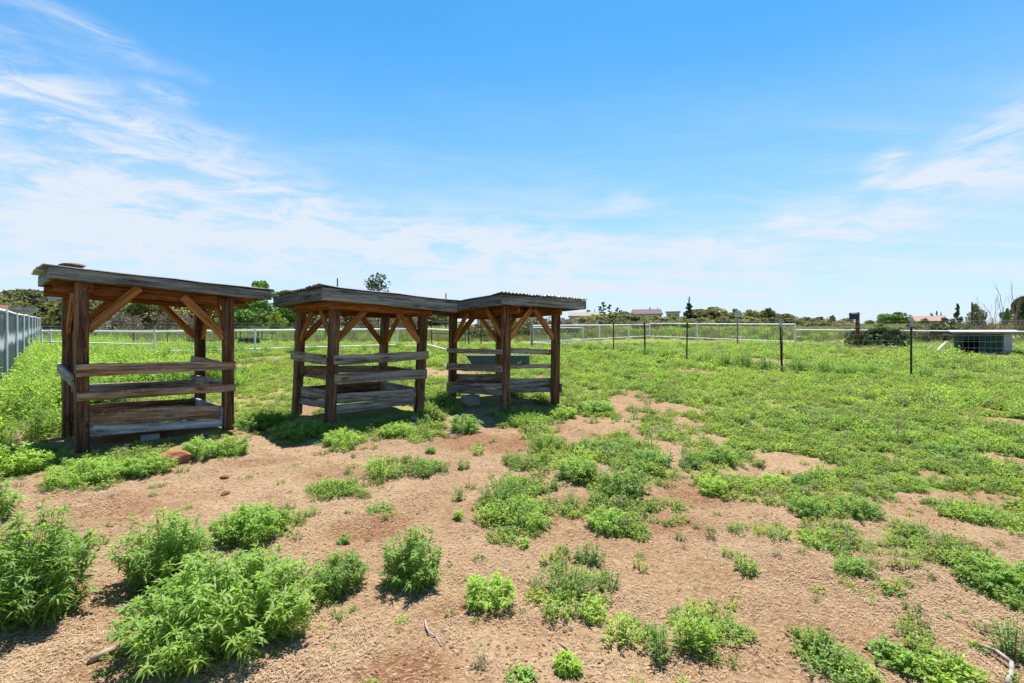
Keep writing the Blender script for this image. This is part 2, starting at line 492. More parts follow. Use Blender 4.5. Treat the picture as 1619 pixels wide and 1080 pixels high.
M['stucco'] = plain('tan_stucco', (.42, .33, .25), .9, .08, 2.0, .1)
M['grey_wall'] = plain('grey_wall', (.33, .34, .34), .9, .08, 1.0, .1)
M['white_wall'] = plain('pale_wall', (.50, .48, .455), .85, .08, 1.0, .1, 0, (.45, .4, .35), .3)
M['brick'] = plain('red_brick_wall', (.30, .10, .06), .9, .2, 3.0, .1)
M['roof_mauve'] = plain('mauve_metal_roof', (.140, .112, .110), .95, .06, .5, .05)
M['roof_pink'] = plain('pink_roof', (.30, .205, .175), .95, .08, .8, .05)
M['roof_tan'] = plain('pale_roof', (.25, .225, .20), .95, .08, .8, .05)
M['roof_dark'] = plain('dark_roof', (.035, .04, .045), .7, .15, .8, .25)
M['roof_red'] = plain('red_roof', (.13, .045, .035), .7, .15, .8, .25)
M['glass'] = plain('window_glass', (.03, .04, .05), .12, .1, 1.0, .6)
M['coop_teal'] = None


def mat_coop():
    m, w = new_mat('chipped_teal_paint')
    oc = w.n('ShaderNodeTexCoord').outputs['Object']
    n = w.noise(w.mapping(oc, sc=(1, 1, 5)), 4.0, 7, .7, .5)
    n2 = w.noise(w.mapping(oc, sc=(1, 1, 7)), 11.0, 6, .7)
    c = w.mix(n2, (.006, .036, .031), (.018, .082, .066))
    c = w.mix(w.ramp(n, .48, .62), c, (.085, .066, .044))
    principled(w, c, .95, n2, .006, .25)
    return m


M['coop_teal'] = mat_coop()


def mat_screen():
    """slate privacy screen with a ragged pale band and paler top"""
    m, w = new_mat('slate_screen_panel')
    oc = w.n('ShaderNodeTexCoord').outputs['Object']
    z = w.n('ShaderNodeSeparateXYZ', {0: oc}).outputs[2]
    n = w.noise(w.mapping(oc, sc=(7, 7, .9)), 1.3, 6, .65, .3)
    zz = w.math('ADD', z, w.math('MULTIPLY', w.math('SUBTRACT', n, .5), .55))
    band = w.math('MULTIPLY', w.ramp(zz, .98, 1.10), w.ramp(zz, 1.36, 1.18))
    top = w.ramp(w.math('ADD', z, w.math('MULTIPLY', w.math('SUBTRACT', n, .5), 1.0)), 1.72, 1.95)
    c = w.mix(n, (.016, .027, .040), (.036, .054, .074))
    c = w.mix(w.math('MULTIPLY', band, .85), c, (.50, .54, .58))
    c = w.mix(w.math('MULTIPLY', top, .35), c, (.36, .40, .44))
    principled(w, c, .55, n, .01, .4)
    return m


M['screen'] = mat_screen()


def mat_ground():
    m, w = new_mat('yard_dirt')
    pos = w.n('ShaderNodeNewGeometry').outputs['Position']
    veg = w.n('ShaderNodeAttribute', attribute_name='veg').outputs['Fac']
    red = w.n('ShaderNodeAttribute', attribute_name='red').outputs['Fac']
    big = w.noise(pos, .55, 5, .6, .3)
    med = w.noise(pos, 3.2, 6, .65, .4)
    fin = w.noise(pos, 26.0, 6, .72, .2)
    mic = w.noise(pos, 95.0, 4, .75)
    # straw-like flecks in two directions
    f1 = w.noise(w.mapping(pos, rot=(0, 0, R(33)), sc=(28, 150, 60)), 1.0, 3, .6, .5)
    f2 = w.noise(w.mapping(pos, rot=(0, 0, R(-48)), sc=(30, 160, 60)), 1.0, 3, .6, .5)
    fl = w.math('MAXIMUM', f1, f2)
    c = w.mix(w.ramp(big, .32, .66), (.205, .123, .066), (.288, .192, .113))
    c = w.mix(w.math('MULTIPLY', w.ramp(med, .50, .68), .55), c, (0.164, 0.083, 0.040))
    c = w.mix(w.math('MULTIPLY', w.ramp(med, .46, .30), .5), c, (0.353, 0.251, 0.148))
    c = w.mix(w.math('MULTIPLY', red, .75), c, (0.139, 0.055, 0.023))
    c = w.mix(w.math('MULTIPLY', w.ramp(fin, .50, .62), .70), c, (.075, .038, .022))
    c = w.mix(w.math('MULTIPLY', w.ramp(fl, .56, .68), .70), c, (0.492, 0.365, 0.216))
    c = w.mix(w.math('MULTIPLY', w.ramp(mic, .52, .66), .70), c, (.085, .042, .024))
    gcol = w.mix(w.ramp(w.noise(pos, .3, 4, .6), .35, .65), (.120, .180, .029), (.215, .250, .048))
    gcol = w.mix(w.math('MULTIPLY', w.ramp(fin, .45, .65), .6), gcol, (.055, .085, .020))
    c = w.mix(w.math('MULTIPLY', w.ramp(w.math('ADD', veg, w.math('MULTIPLY', w.math('SUBTRACT', fin, .5), .5)), .35, .85), .80), c, gcol)
    h = w.math('ADD', w.math('MULTIPLY', fin, .6), w.math('ADD', w.math('MULTIPLY', mic, .25), w.math('MULTIPLY', fl, .5)))
    principled(w, c, .95, h, .03, .12, bump_s=.75)
    return m


M['ground'] = mat_ground()

# ------------------------------------------------------------------ the ground
REDS_AND_SHADE = [(.55, 4.30, .75, .42), (.15, 4.75, .5, .35), (-1.9, 5.35, .45, .35), (-1.1, 3.9, .5, .3), (-2.9, 5.6, .8, .4), (1.3, 3.85, .5, .4), (-.15, 2.75, .35, .25),
        (-4.95, 6.75, 1.0, .8), (-2.5, 8.3, 1.0, .9), (.25, 9.6, 1.1, 1.0), (1.75, 4.6, .7, .4), (-3.4, 4.3, .5, .3), (-.2, 6.6, 1.2, .6), (-.5, 2.25, .3, .2)]  # reddish soil patches; under the shelters, shade painted into the soil colour


def build_ground():
    def axis(lo, hi, a, b, step, g):
        mid = np.arange(a, b, step)
        up, d = [], step
        x = b
        while x < hi:
            up.append(x)
            d *= g
            x += d
        up.append(hi)
        dn, d = [], step
        x = a - step
        while x > lo:
            dn.append(x)
            d *= g
            x -= d
        dn.append(lo)
        return np.array(dn[::-1] + list(mid) + up)
    xs = axis(-900, 900, -7.5, 7.5, .05, 1.05)
    ys = axis(-60, 1100, .3, 8.5, .045, 1.035)
    X, Y = np.meshgrid(xs, ys)
    Z = height(X, Y)
    nx, ny = len(xs), len(ys)
    V = np.stack([X, Y, Z], -1).reshape(-1, 3)
    i = np.arange(nx * ny).reshape(ny, nx)
    Fc = np.stack([i[:-1, :-1], i[:-1, 1:], i[1:, 1:], i[1:, :-1]], -1).reshape(-1, 4)
    me = mesh_np('ground', V, Fc, smooth_shade=True)
    c = cover(X.ravel(), Y.ravel())
    at = me.attributes.new('veg', 'FLOAT', 'POINT')
    at.data.foreach_set('value', c.astype(np.float32))
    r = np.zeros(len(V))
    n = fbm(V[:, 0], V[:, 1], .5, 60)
    for cx, cy, rx, ry in REDS_AND_SHADE:
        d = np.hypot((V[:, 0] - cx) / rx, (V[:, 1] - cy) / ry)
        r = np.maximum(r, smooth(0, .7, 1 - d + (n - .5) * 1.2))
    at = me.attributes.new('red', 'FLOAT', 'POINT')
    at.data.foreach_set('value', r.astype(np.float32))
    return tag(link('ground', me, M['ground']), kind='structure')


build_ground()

# ------------------------------------------------------------------ timber helpers
def timber(name, p0, p1, wid, hgt, mat, parent, hgt1=None, up=(0, 0, 1), jit=.004, label=None, seg=None, wob=0.0, ragged=0.0):
    """a sawn board from p0 to p1 (centre line); local X runs along the grain"""
    p0 = Vector(p0)
    p1 = Vector(p1)
    d = p1 - p0
    L = d.length
    x = d.normalized()
    u = Vector(up)
    y = u.cross(x).normalized()
    z = x.cross(y)
    hgt1 = hgt if hgt1 is None else hgt1
    seg = seg or max(2, int(L / .22))
    ch = min(.006, wid * .2)
    V, Fc = [], []
    rr = random.Random(hash((round(p0.x, 3), round(p0.y, 3), round(p0.z, 3), round(L, 3))) & 0xffff)
    ph = rr.random() * 6
    for i in range(seg + 1):
        t = i / seg
        h = (hgt * (1 - t) + hgt1 * t) / 2
        w2 = wid / 2
        bow = wob * math.sin(t * 3.1 + ph) + rr.uniform(-jit, jit) * .6
        top = h + bow + rr.uniform(-jit, jit)
        bot = -h + bow + rr.uniform(-jit, jit) - (ragged * (1 - t) ** 2 * abs(math.sin(t * 17 + ph)) if ragged else 0)
        sx = rr.uniform(-jit, jit) * .4
        xx = t * L + (rr.uniform(-.006, .006) if i in (0, seg) else 0)
        for yy, zz_ in ((-w2 + sx, bot + ch), (-w2 + ch + sx, bot), (w2 - ch + sx, bot), (w2 + sx, bot + ch),
                        (w2 + sx, top - ch), (w2 - ch + sx, top), (-w2 + ch + sx, top), (-w2 + sx, top - ch)):
            V.append((xx, yy, zz_))
    for i in range(seg):
        a = i * 8
        for k in range(8):
            Fc.append((a + k, a + 8 + k, a + 8 + (k + 1) % 8, a + (k + 1) % 8))
    Fc.append(tuple(range(0, 8)))
    Fc.append(tuple(range(seg * 8 + 7, seg * 8 - 1, -1)))
    me = bpy.data.meshes.new(name)
    me.from_pydata(V, [], Fc)
    me.update()
    o = link(name, me, mat, parent)
    mw = Matrix(((x.x, y.x, z.x, p0.x), (x.y, y.y, z.y, p0.y), (x.z, y.z, z.z, p0.z), (0, 0, 0, 1)))
    if parent is not None:
        mw = Matrix.Translation(-Vector(parent.location)) @ mw
    o.matrix_local = mw
    if label:
        o['label'] = label
    return o


# ------------------------------------------------------------------ the three shelters
def shelter(sp):
    c = {k: Vector((*v, 0)) for k, v in sp['c'].items()}
    u = (c['FR'] - c['FL']).normalized()
    v = (c['BL'] - c['FL']).normalized()
    base = sum(c.values(), Vector()) / 4
    base.z = T(base.x, base.y)
    root = thing('feed_shelter', sp['label'], 'shelter', base, 0, 'roofed timber feed shelters standing in a row')
    tx = Vector((sp['lean'], 0, 0))
    bb = sp['beam_z']                       # beam bottom at left and right end
    bt = sp['beam_t']

    def at(k, z, lean=True):
        f = (z - .3) / 1.9
        p = c[k] + (tx * f if lean else Vector())
        return Vector((p.x, p.y, z))
    # posts
    for k in ('FL', 'FR', 'BL', 'BR'):
        top = bt[0] if k[1] == 'L' else bt[1]
        z0 = T(c[k].x, c[k].y) - .25
        timber('post', at(k, z0), at(k, top - .02), .132, .132, M[sp['post']], root, up=u, jit=.004, seg=9)
    # beams round the top
    th = .042
    o = .066 + th / 2 + .002 if sp['beam_out'] else -(.066 + th / 2 + .004)
    e = .066 + th if sp['beam_out'] else -.07
    for a, b, n, zi in (('FL', 'FR', -v, (0, 1)), ('BL', 'BR', v, (0, 1))):
        za, zb = (bb[0] + bt[0]) / 2, (bb[1] + bt[1]) / 2
        ext = e if sp['beam_out'] else .25
        timber('beam', at(a, za) + n * o - u * ext, at(b, zb) + n * o + u * ext, th, bt[0] - bb[0], M['orange_dark'], root, bt[1] - bb[1])
    for a, b, n, i in (('FL', 'BL', -u, 0), ('FR', 'BR', u, 1)):
        z = (bb[i] + bt[i]) / 2
        timber('beam', at(a, z - .004) + n * o - v * (e - th - .004 if sp['beam_out'] else .0), at(b, z - .004) + n * o + v * (e - th - .004 if sp['beam_out'] else .0), th, bt[i] - bb[i] - .012, M['orange_dark'], root)
    # corner braces
    run, drop = .46, .46
    for a, b, n in (('FL', 'FR', v), ('FR', 'FL', v), ('BL', 'BR', -v), ('BR', 'BL', -v), ('FL', 'BL', u), ('BL', 'FL', u), ('FR', 'BR', -u), ('BR', 'FR', -u)):
        d = (c[b] - c[a]).normalized()
        zb = bb[0] if a[1] == 'L' else bb[1]
        w2 = .0 if sp['beam_out'] else -.045
        side = -n * .012
        lo = at(a, zb - drop) + d * .05 + side
        hi = at(a, zb + .035) + d * (run + .05) + side
        if not sp['beam_out']:
            hi = lo + (hi - lo) * 1.14
        timber('brace', lo, hi, .04, .10, M['orange'], root, up=Vector((0, 0, 1)))
    # rails and box boards
    for side, i0, i1, off, e0, e1, z0, z1, mat, lab in sp['boards']:
        a, b, n = {'F': ('FL', 'FR', -v), 'B': ('BL', 'BR', v), 'L': ('FL', 'BL', -u), 'R': ('FR', 'BR', u)}[side]
        d = (c[b] - c[a]).normalized()
        dist = {'out': .066 + .021, 'in': -(.066 + .021), 'mid': -.03}[off]
        p0 = at(a, (z0[0] + z0[1]) / 2) + n * dist + d * e0
        p1 = at(b, (z1[0] + z1[1]) / 2) + n * dist + d * e1
        timber('plank', p0, p1, .038, z0[0] - z0[1], M[mat], root, z1[0] - z1[1], jit=.006, label=lab, wob=.005, ragged=.0)
    # roof frame: fascia boards, rafters, tin sheets
    aL, aR, bF, bB = sp['over']
    fz = sp['fascia']                       # (top, bottom) at left end, right end

    def rp(s, t, z):                        # s along u from left edge 0..1, t along v from front 0..1
        p = c['FL'] + tx - u * aL - v * bF
        w_ = (c['FR'] - c['FL']).length + aL + aR
        d_ = (c['BL'] - c['FL']).length + bF + bB
        q = p + u * (w_ * s) + v * (d_ * t)
        return Vector((q.x, q.y, z))
    hL, hR = fz[0][0] - fz[0][1], fz[1][0] - fz[1][1]
    mL, mR = sum(fz[0]) / 2, sum(fz[1]) / 2
    for t in (0, 1):
        timber('fascia', rp(0, t, mL), rp(1, t, mR), .04, hL, M['fascia'], root, hR, jit=.005, wob=.008)
    timber('fascia', rp(0, 0, mL) + v * .022 + u * .022, rp(0, 1, mL) - v * .022 + u * .022, .04, hL - .004, M['fascia'], root, jit=.005)
    timber('fascia', rp(1, 0, mR) + v * .022 - u * .022, rp(1, 1, mR) - v * .022 - u * .022, .04, hR - .004, M['fascia'], root, jit=.005)
    for t in (.2, .4, .6, .8):
        timber('rafter', rp(.02, t, fz[0][0] - .075), rp(.98, t, fz[1][0] - .075), .04, .09, M['orange'], root)
    for s in (.12, .37, .63, .88):          # purlins under the tin
        z = fz[0][0] * (1 - s) + fz[1][0] * s - .016
        timber('purlin', rp(s, .01, z), rp(s, .99, z), .09, .02, M['orange_dark'], root)
    # corrugated sheets, flutes running down the slope
    nsheet = 2
    w_ = (c['FR'] - c['FL']).length + aL + aR
    d_ = (c['BL'] - c['FL']).length + bF + bB
    for k in range(nsheet):
        t0 = k / nsheet - (.02 if k == 0 else .015)
        t1 = (k + 1) / nsheet + (.02 if k == nsheet - 1 else .015)
        lift = .018 + .010 * k
        N = int((t1 - t0) * d_ / .017)
        S = 8
        Vv, Ff = [], []
        for lay in (0, 1):
            for i in range(S + 1):
                s = -.022 + 1.04 * i / S
                for j in range(N + 1):
                    t = t0 + (t1 - t0) * j / N
                    z = fz[0][0] * (1 - s) + fz[1][0] * s + lift + .011 * math.sin(j * .017 / .076 * 2 * math.pi) - lay * .003
                    wv = float(vn(t * 3 + sp['seed'], s * 3, .5, 2) - .5) * .018 + (.02 * float(vn(t * 9 + sp['seed'], 5, .6, 7)) if i == 0 else 0)
                    p = rp(s + (.012 * float(vn(t * 30, sp['seed'], 1, 3) - .5) if i in (0, S) else 0), t, z + wv)
                    Vv.append(tuple(p - base))
        row = N + 1
        blk = (S + 1) * row
        for lay in (0, 1):
            for i in range(S):
                for j in range(N):
                    q = (lay * blk + i * row + j, lay * blk + i * row + j + 1, lay * blk + (i + 1) * row + j + 1, lay * blk + (i + 1) * row + j)
                    Ff.append(q if lay else q[::-1])
        for i in range(S):
            for j in (0, N):
                q = (i * row + j, (i + 1) * row + j, blk + (i + 1) * row + j, blk + i * row + j)
                Ff.append(q)
        for j in range(N):
            for i in (0, S):
                q = (i * row + j, i * row + j + 1, blk + i * row + j + 1, blk + i * row + j)
                Ff.append(q)
        me = bpy.data.meshes.new('roof_sheet')
        me.from_pydata(Vv, [], Ff)
        for pgn in me.polygons:
            pgn.use_smooth = True
        me.update()
        sh = link('roof_sheet', me, M[sp['sheet'][k]], root)
    # bolt heads on the posts
    for k in ('FL', 'FR'):
        for z in (bb[0] - .03, bb[0] - .38):
            mb = MB()
            p = at(k, z) - v * .066 - base
            mb.tube(p, p - v * .012, .011, .009, 6)
            mb.obj('bolt', M['black_steel'], root)
    return root, rp, fz


SHELTERS = [
    dict(label='shelter with a red stone on its roof, long brown rails and a pale bottom board', seed=3.0,
         c=dict(FL=(-5.25, 6.016), FR=(-4.167, 7.234), BL=(-6.05, 6.73), BR=(-5.101, 8.064)), lean=.0, post='post', beam_out=False,
         beam_z=(2.20, 2.12), beam_t=(2.33, 2.25), over=(.30, .56, .12, .08), fascia=((2.468, 2.323), (2.373, 2.246)), sheet=('tin_dark', 'tin'),
         boards=[
             ('F', 0, 0, 'out', -.06, .07, (1.332, 1.174), (1.312, 1.190), 'brown', None),
             ('F', 0, 0, 'out', -.05, .07, (.998, .890), (.974, .862), 'brown', None),
             ('F', 0, 0, 'mid', .067, -.067, (.735, .556), (.668, .475), 'brown', None),
             ('F', 0, 0, 'mid', .067, -.067, (.549, .428), (.470, .365), 'pale', 'pale grey bottom board'),
             ('L', 0, 0, 'out', -.02, .14, (1.205, 1.075), (1.30, 1.165), 'pale', 'chewed grey end rail'),
             ('B', 0, 0, 'in', .02, -.02, (1.021, .92), (.986, .876), 'grey', None),
             ('B', 0, 0, 'in', .02, -.02, (.73, .52), (.684, .48), 'post_worn', None),
             ('R', 0, 0, 'in', -.02, .10, (1.30, 1.18), (1.375, 1.255), 'brown', None),
             ('R', 0, 0, 'in', -.02, .12, (1.03, .91), (1.065, .905), 'grey', None),
             ('R', 0, 0, 'in', -.02, .06, (.655, .47), (.69, .50), 'pale', None),
             ('L', 0, 0, 'in', .0, .0, (.73, .55), (.74, .55), 'grey', None)]),
    dict(label='middle shelter of the row, grey rails and reddish beam frame under its roof', seed=8.0,
         c=dict(FL=(-2.773, 7.50), FR=(-1.633, 8.62), BL=(-3.677, 8.42), BR=(-2.536, 9.55)), lean=.085, post='post_worn', beam_out=True,
         beam_z=(2.085, 2.045), beam_t=(2.215, 2.155), over=(.36, .46, .35, .26), fascia=((2.365, 2.19), (2.306, 2.111)), sheet=('tin_dark', 'tin'),
         boards=[
             ('F', 0, 0, 'out', -.02, .08, (1.394, 1.243), (1.432, 1.285), 'grey', None),
             ('F', 0, 0, 'out', .0, .07, (1.106, .951), (1.123, .958), 'grey', None),
             ('F', 0, 0, 'mid', .067, -.067, (.790, .641), (.795, .625), 'grey', None),
             ('F', 0, 0, 'mid', .067, -.067, (.633, .502), (.615, .500), 'grey', None),
             ('L', 0, 0, 'out', .02, .10, (1.397, 1.245), (1.44, 1.29), 'grey', None),
             ('L', 0, 0, 'in', .0, .02, (1.185, 1.01), (1.155, .99), 'brown', None),
             ('L', 0, 0, 'mid', .067, -.067, (.846, .689), (.832, .665), 'grey', None),
             ('L', 0, 0, 'mid', .067, -.067, (.680, .564), (.655, .545), 'grey', None),
             ('B', 0, 0, 'in', .0, .0, (1.18, 1.05), (1.15, 1.03), 'brown', None),
             ('B', 0, 0, 'in', .0, .0, (.83, .60), (.83, .60), 'post_worn', None),
             ('R', 0, 0, 'in', .0, .0, (1.10, .96), (1.16, 1.02), 'post_worn', None),
             ('R', 0, 0, 'in', .0, .0, (.80, .60), (.86, .64), 'grey', None)]),
    dict(label='last shelter of the row, set corner on, blue sheeting on its tin roof', seed=15.0,
         c=dict(FL=(-.123, 8.774), FR=(-1.237, 10.201), BL=(.828, 9.517), BR=(-.286, 10.943)), lean=.02, post='post', beam_out=False,
         beam_z=(2.10, 2.07), beam_t=(2.24, 2.21), over=(.37, .30, .39, .43), fascia=((2.385, 2.215), (2.30, 2.14)), sheet=('blue_sheet', 'tin'),
         boards=[
             ('F', 0, 0, 'out', .0, .07, (1.465, 1.375), (1.464, 1.374), 'grey', None),
             ('F', 0, 0, 'out', .0, .07, (1.197, 1.061), (1.145, 1.005), 'grey', None),
             ('F', 0, 0, 'in', .0, -.05, (1.02, .90), (.93, .80), 'grey', None),
             ('F', 0, 0, 'out', .0, .07, (.853, .768), (.77, .66), 'grey', None),
             ('F', 0, 0, 'out', .0, .07, (.760, .655), (.652, .54), 'grey', None),
             ('L', 0, 0, 'in', .0, .0, (1.499, 1.398), (1.445, 1.346), 'grey', None),
             ('L', 0, 0, 'in', .0, .0, (1.184, 1.105), (1.163, 1.088), 'grey', None),
             ('L', 0, 0, 'in', .0, .0, (.925, .779), (.892, .735), 'grey', None),
             ('L', 0, 0, 'in', .0, .0, (.772, .671), (.726, .624), 'grey', None),
             ('R', 0, 0, 'in', .0, .0, (.80, .62), (.80, .62), 'post_worn', None),
             ('B', 0, 0, 'out', -.08, .08, (.80, .62), (.80, .62), 'post_worn', None)]),
]
SH = [shelter(s) for s in SHELTERS]


def rock_mesh(name, sx, sy, sz, seed, sub=3):
    import bmesh
    bm = bmesh.new()
    bmesh.ops.create_icosphere(bm, subdivisions=sub, radius=1)
    rr = np.random.default_rng(seed)
    cuts = [(Vector(rr.normal(size=3)).normalized(), rr.uniform(.55, .85)) for _ in range(9)]
    for v in bm.verts:
        for n, d in cuts:
            e = v.co.dot(n) - d
            if e > 0:
                v.co -= n * e
        k = 1 + .10 * (float(vn(v.co.x * 3 + seed, v.co.y * 3 + v.co.z * 2, .6, 4)) - .5)
        v.co = Vector((v.co.x * sx * k, v.co.y * sy * k, v.co.z * sz * k))
    me = bpy.data.meshes.new(name)
    bm.to_mesh(me)
    bm.free()
    return me


def rock(name, label, cat, x, y, z, s, mat, seed, rz=0):
    o = link(name, rock_mesh(name, *s, seed), mat)
    o.location = (x, y, z)
    o.rotation_euler = (0, 0, rz)
    return tag(o, label, cat)


root1, rp1, fz1 = SH[0]
p = rp1(.10, .30, 0)
rock('stone', 'flat red stone weighing down the tin at the high end of the shelter roof', 'stone', p.x, p.y, 2.53, (.15, .11, .05), M['roof_stone'], 5, .6)
rock('rock', 'red sandstone boulder half in the shade of the stone topped shelter', 'rock', -3.78, 5.52, T(-3.78, 5.52) + .03, (.19, .14, .115), M['red_rock'], 12, .3)
rock('stone', 'grey stone by the corner post of the middle shelter', 'stone', -1.58, 7.93, T(-1.58, 7.93) + .02, (.09, .07, .06), M['grey_rock'], 21, .3)


def block(name, label, x, y, rz, w, d, h, mat, holes=True):
    root = thing(name, label, 'block', (x, y, T(x, y)), rz)
    mb = MB()
    t = .03
    mb.box(-w / 2, w / 2, -d / 2, -d / 2 + t, 0, h)
    mb.box(-w / 2, w / 2, d / 2 - t, d / 2, 0, h)
    for xx in (-w / 2, -t / 2, w / 2 - t):
        mb.box(xx, xx + t, -d / 2 + t, d / 2 - t, 0.0, h - .002)
    mb.obj('web', mat, root)
    return root


block('concrete_block', 'grey concrete block lying under the feed box of the stone topped shelter', -4.86, 6.62, .7, .20, .12, .07, M['grey_rock'])
block('concrete_block', 'concrete block in the shade under the blue sheeted shelter', -.80, 9.45, .9, .34, .18, .19, M['grey_rock'])


def hay(label, x, y, z, w, d, rz):
    N = 26
    V, Fc = [], []
    for i in range(N + 1):
        for j in range(N + 1):
            a, b = i / N * 2 - 1, j / N * 2 - 1
            e = max(0, 1 - max(abs(a), abs(b)) ** 3)
            V.append((a * w / 2, b * d / 2, e * .07 + .05 * float(fbm(a * 3 + x, b * 3, .6, 9)) * e))
    for i in range(N):
        for j in range(N):
            k = i * (N + 1) + j
            Fc.append((k, k + N + 1, k + N + 2, k + 1))
    me = bpy.data.meshes.new('old_hay')
    me.from_pydata(V, [], Fc)
    o = link('old_hay', me, M['hay'])
    o.location = (x, y, z)
    o.rotation_euler = (0, 0, rz)
    return tag(o, label, 'hay', kind='stuff')


hay('leftover hay and dirt inside the feed box', -5.13, 7.0, .56, 1.4, .75, math.atan2(1.218, 1.083))

# the trough behind the blue sheeted shelter
def trough():
    x0, x1, y = -1.55, .58, 16.9
    root = thing('feed_trough', 'long dark teal steel trough on the grass behind the blue sheeted shelter', 'trough', ((x0 + x1) / 2, y, T(-.5, y)), R(2))
    w = (x1 - x0) / 2
    mb = MB()
    d, h = .38, .44
    sl = .28
    out = [(-w, -d, h), (w, -d, h), (w, d, h), (-w, d, h), (-w + sl, -d + .08, .02), (w - .02, -d + .08, .02), (w - .02, d - .08, .02), (-w + sl, d - .08, .02)]
    inn = [(-w + .03, -d + .03, h), (w - .03, -d + .03, h), (w - .03, d - .03, h), (-w + .03, d - .03, h), (-w + sl + .03, -d + .11, .06), (w - .06, -d + .11, .06), (w - .06, d - .11, .06), (-w + sl + .03, d - .11, .06)]
    mb.add(out + inn, [(4, 7, 6, 5), (0, 4, 5, 1), (1, 5, 6, 2), (2, 6, 7, 3), (3, 7, 4, 0), (12, 13, 14, 15), (8, 9, 13, 12), (9, 10, 14, 13), (10, 11, 15, 14), (11, 8, 12, 15), (0, 1, 9, 8), (1, 2, 10, 9), (2, 3, 11, 10), (3, 0, 8, 11)])
    mb.obj('tank', M['teal'], root)
    rim = MB()
    for s in (-1, 1):
        rim.tube((-w, s * d, h + .004), (w, s * d, h + .004), .022, n=6)
        rim.tube((s * w, -d, h + .004), (s * w, d, h + .004), .022, n=6)
    rim.obj('rim', M['teal'], root)
    for k in (-.5, 0, .5, .9):
        rb = MB()
        rb.box(k * w - .02, k * w + .02, -d - .012, -d + .03, .05, h - .03)
        rb.obj('rib', M['teal'], root)


trough()

# ------------------------------------------------------------------ fences
def pipe_run(root, pts, rails, post_at, r_rail=.03, r_post=.035, top=1.2, mat='white_pipe', z_of=None):
    """rails: list of heights; pts: ground polyline; post_at: list of fractions along the line"""
    pass


def seg_point(a, b, t):
    return (a[0] + (b[0] - a[0]) * t, a[1] + (b[1] - a[1]) * t)


def add_post(root, x, y, h, r, mat, n=8, name='post', lean=(0, 0), sq=False):
    o = root.location
    mb = MB()
    z = T(x, y)
    a = Vector((x, y, z - .15)) - o
    b = Vector((x + lean[0], y + lean[1], z + h)) - o
    if sq:
        mb.box(a.x - r, a.x + r, a.y - r, a.y + r, a.z, b.z)
    else:
        mb.tube(a, b, r, n=n)
    return mb.obj(name, M[mat], root)


def add_rail(root, a, b, za, zb, r, mat, name='rail', n=8):
    o = root.location
    mb = MB()
    pa = Vector((a[0], a[1], T(*a) + za)) - o
    pb = Vector((b[0], b[1], T(*b) + zb)) - o
    mb.tube(pa, pb, r, n=n)
    return mb.obj(name, M[mat], root)


def add_mesh(root, a, b, z0, z1, dx, dz, r, mat, name='wire_mesh', grow=True):
    """woven wire: thin three sided wires, one part"""
    o = root.location
    L = math.hypot(b[0] - a[0], b[1] - a[1])
    n = int(L / dx)
    mb = MB()
    for i in range(n + 1):
        q = seg_point(a, b, i / n)
        z = T(*q)
        mb.tube(Vector((*q, z + z0)) - o, Vector((*q, z + z1)) - o, r, n=3, cap=False)
    k = int(round((z1 - z0) / dz))
    m = max(1, int(L / 3))
    for j in range(k + 1):
        h = z0 + (z1 - z0) * j / k
        for i in range(m):
            q0, q1 = seg_point(a, b, i / m), seg_point(a, b, (i + 1) / m)
            mb.tube(Vector((*q0, T(*q0) + h)) - o, Vector((*q1, T(*q1) + h)) - o, r * 1.25, n=3, cap=False)
    ob = mb.obj(name, M[mat], root)
    ob['kind'] = 'stuff'
    return ob


def fence_root(name, label, a, group=None, cat='fence'):
    return thing(name, label, cat, (a[0], a[1], T(*a)), 0, group)


# slate privacy fence on the far left
def privacy_fence():
    a, b = (-9.6, 9.0), (-36.2, 37.8)
    root = fence_root('privacy_fence', 'long slate grey privacy fence with white posts running away along the yard edge', a)
    L = math.hypot(b[0] - a[0], b[1] - a[1])
    n = 9
    d = Vector((b[0] - a[0], b[1] - a[1], 0)).normalized()
    nrm = Vector((-d.y, d.x, 0))
    if nrm.x < 0:
        nrm = -nrm
    for i in range(n):
        p0, p1 = seg_point(a, b, i / n), seg_point(a, b, (i + 1) / n)
        z0, z1 = T(*p0), T(*p1)
        pl = L / n
        # ribbed sheet panel
        N = 44
        V, Fc = [], []
        for j in range(N + 1):
            t = j / N
            off = .009 * (1 if (j % 4) in (1, 2) else 0)
            for k, zz_ in enumerate((.03, 1.80)):
                x = t * pl
                V.append((x, off, zz_ + (z1 - z0) * t + (.012 * math.sin(j * 1.7) if k else 0)))
        m0 = len(V)
        V += [(x, y + .006, z) for x, y, z in V]
        for j in range(N):
            q = 2 * j
            Fc.append((q, q + 2, q + 3, q + 1))
            Fc.append((m0 + q, m0 + q + 1, m0 + q + 3, m0 + q + 2))
            Fc.append((q + 1, q + 3, m0 + q + 3, m0 + q + 1))
        me = bpy.data.meshes.new('panel')
        me.from_pydata(V, [], Fc)
        o = link('panel', me, M['screen'], root)
        o.location = Vector((p0[0], p0[1], z0)) - root.location
        o.rotation_euler = (0, 0, math.atan2(d.y, d.x))
    for i in range(n + 1):
        p = seg_point(a, b, i / n)
        add_post(root, p[0] + nrm.x * .035, p[1] + nrm.y * .035, 1.86, .030, 'white_pipe')
    for h in (1.84,):
        for i in range(n):
            p0, p1 = seg_point(a, b, i / n), seg_point(a, b, (i + 1) / n)
            add_rail(root, p0, p1, h, h, .028, 'white_pipe', 'top_rail')


privacy_fence()

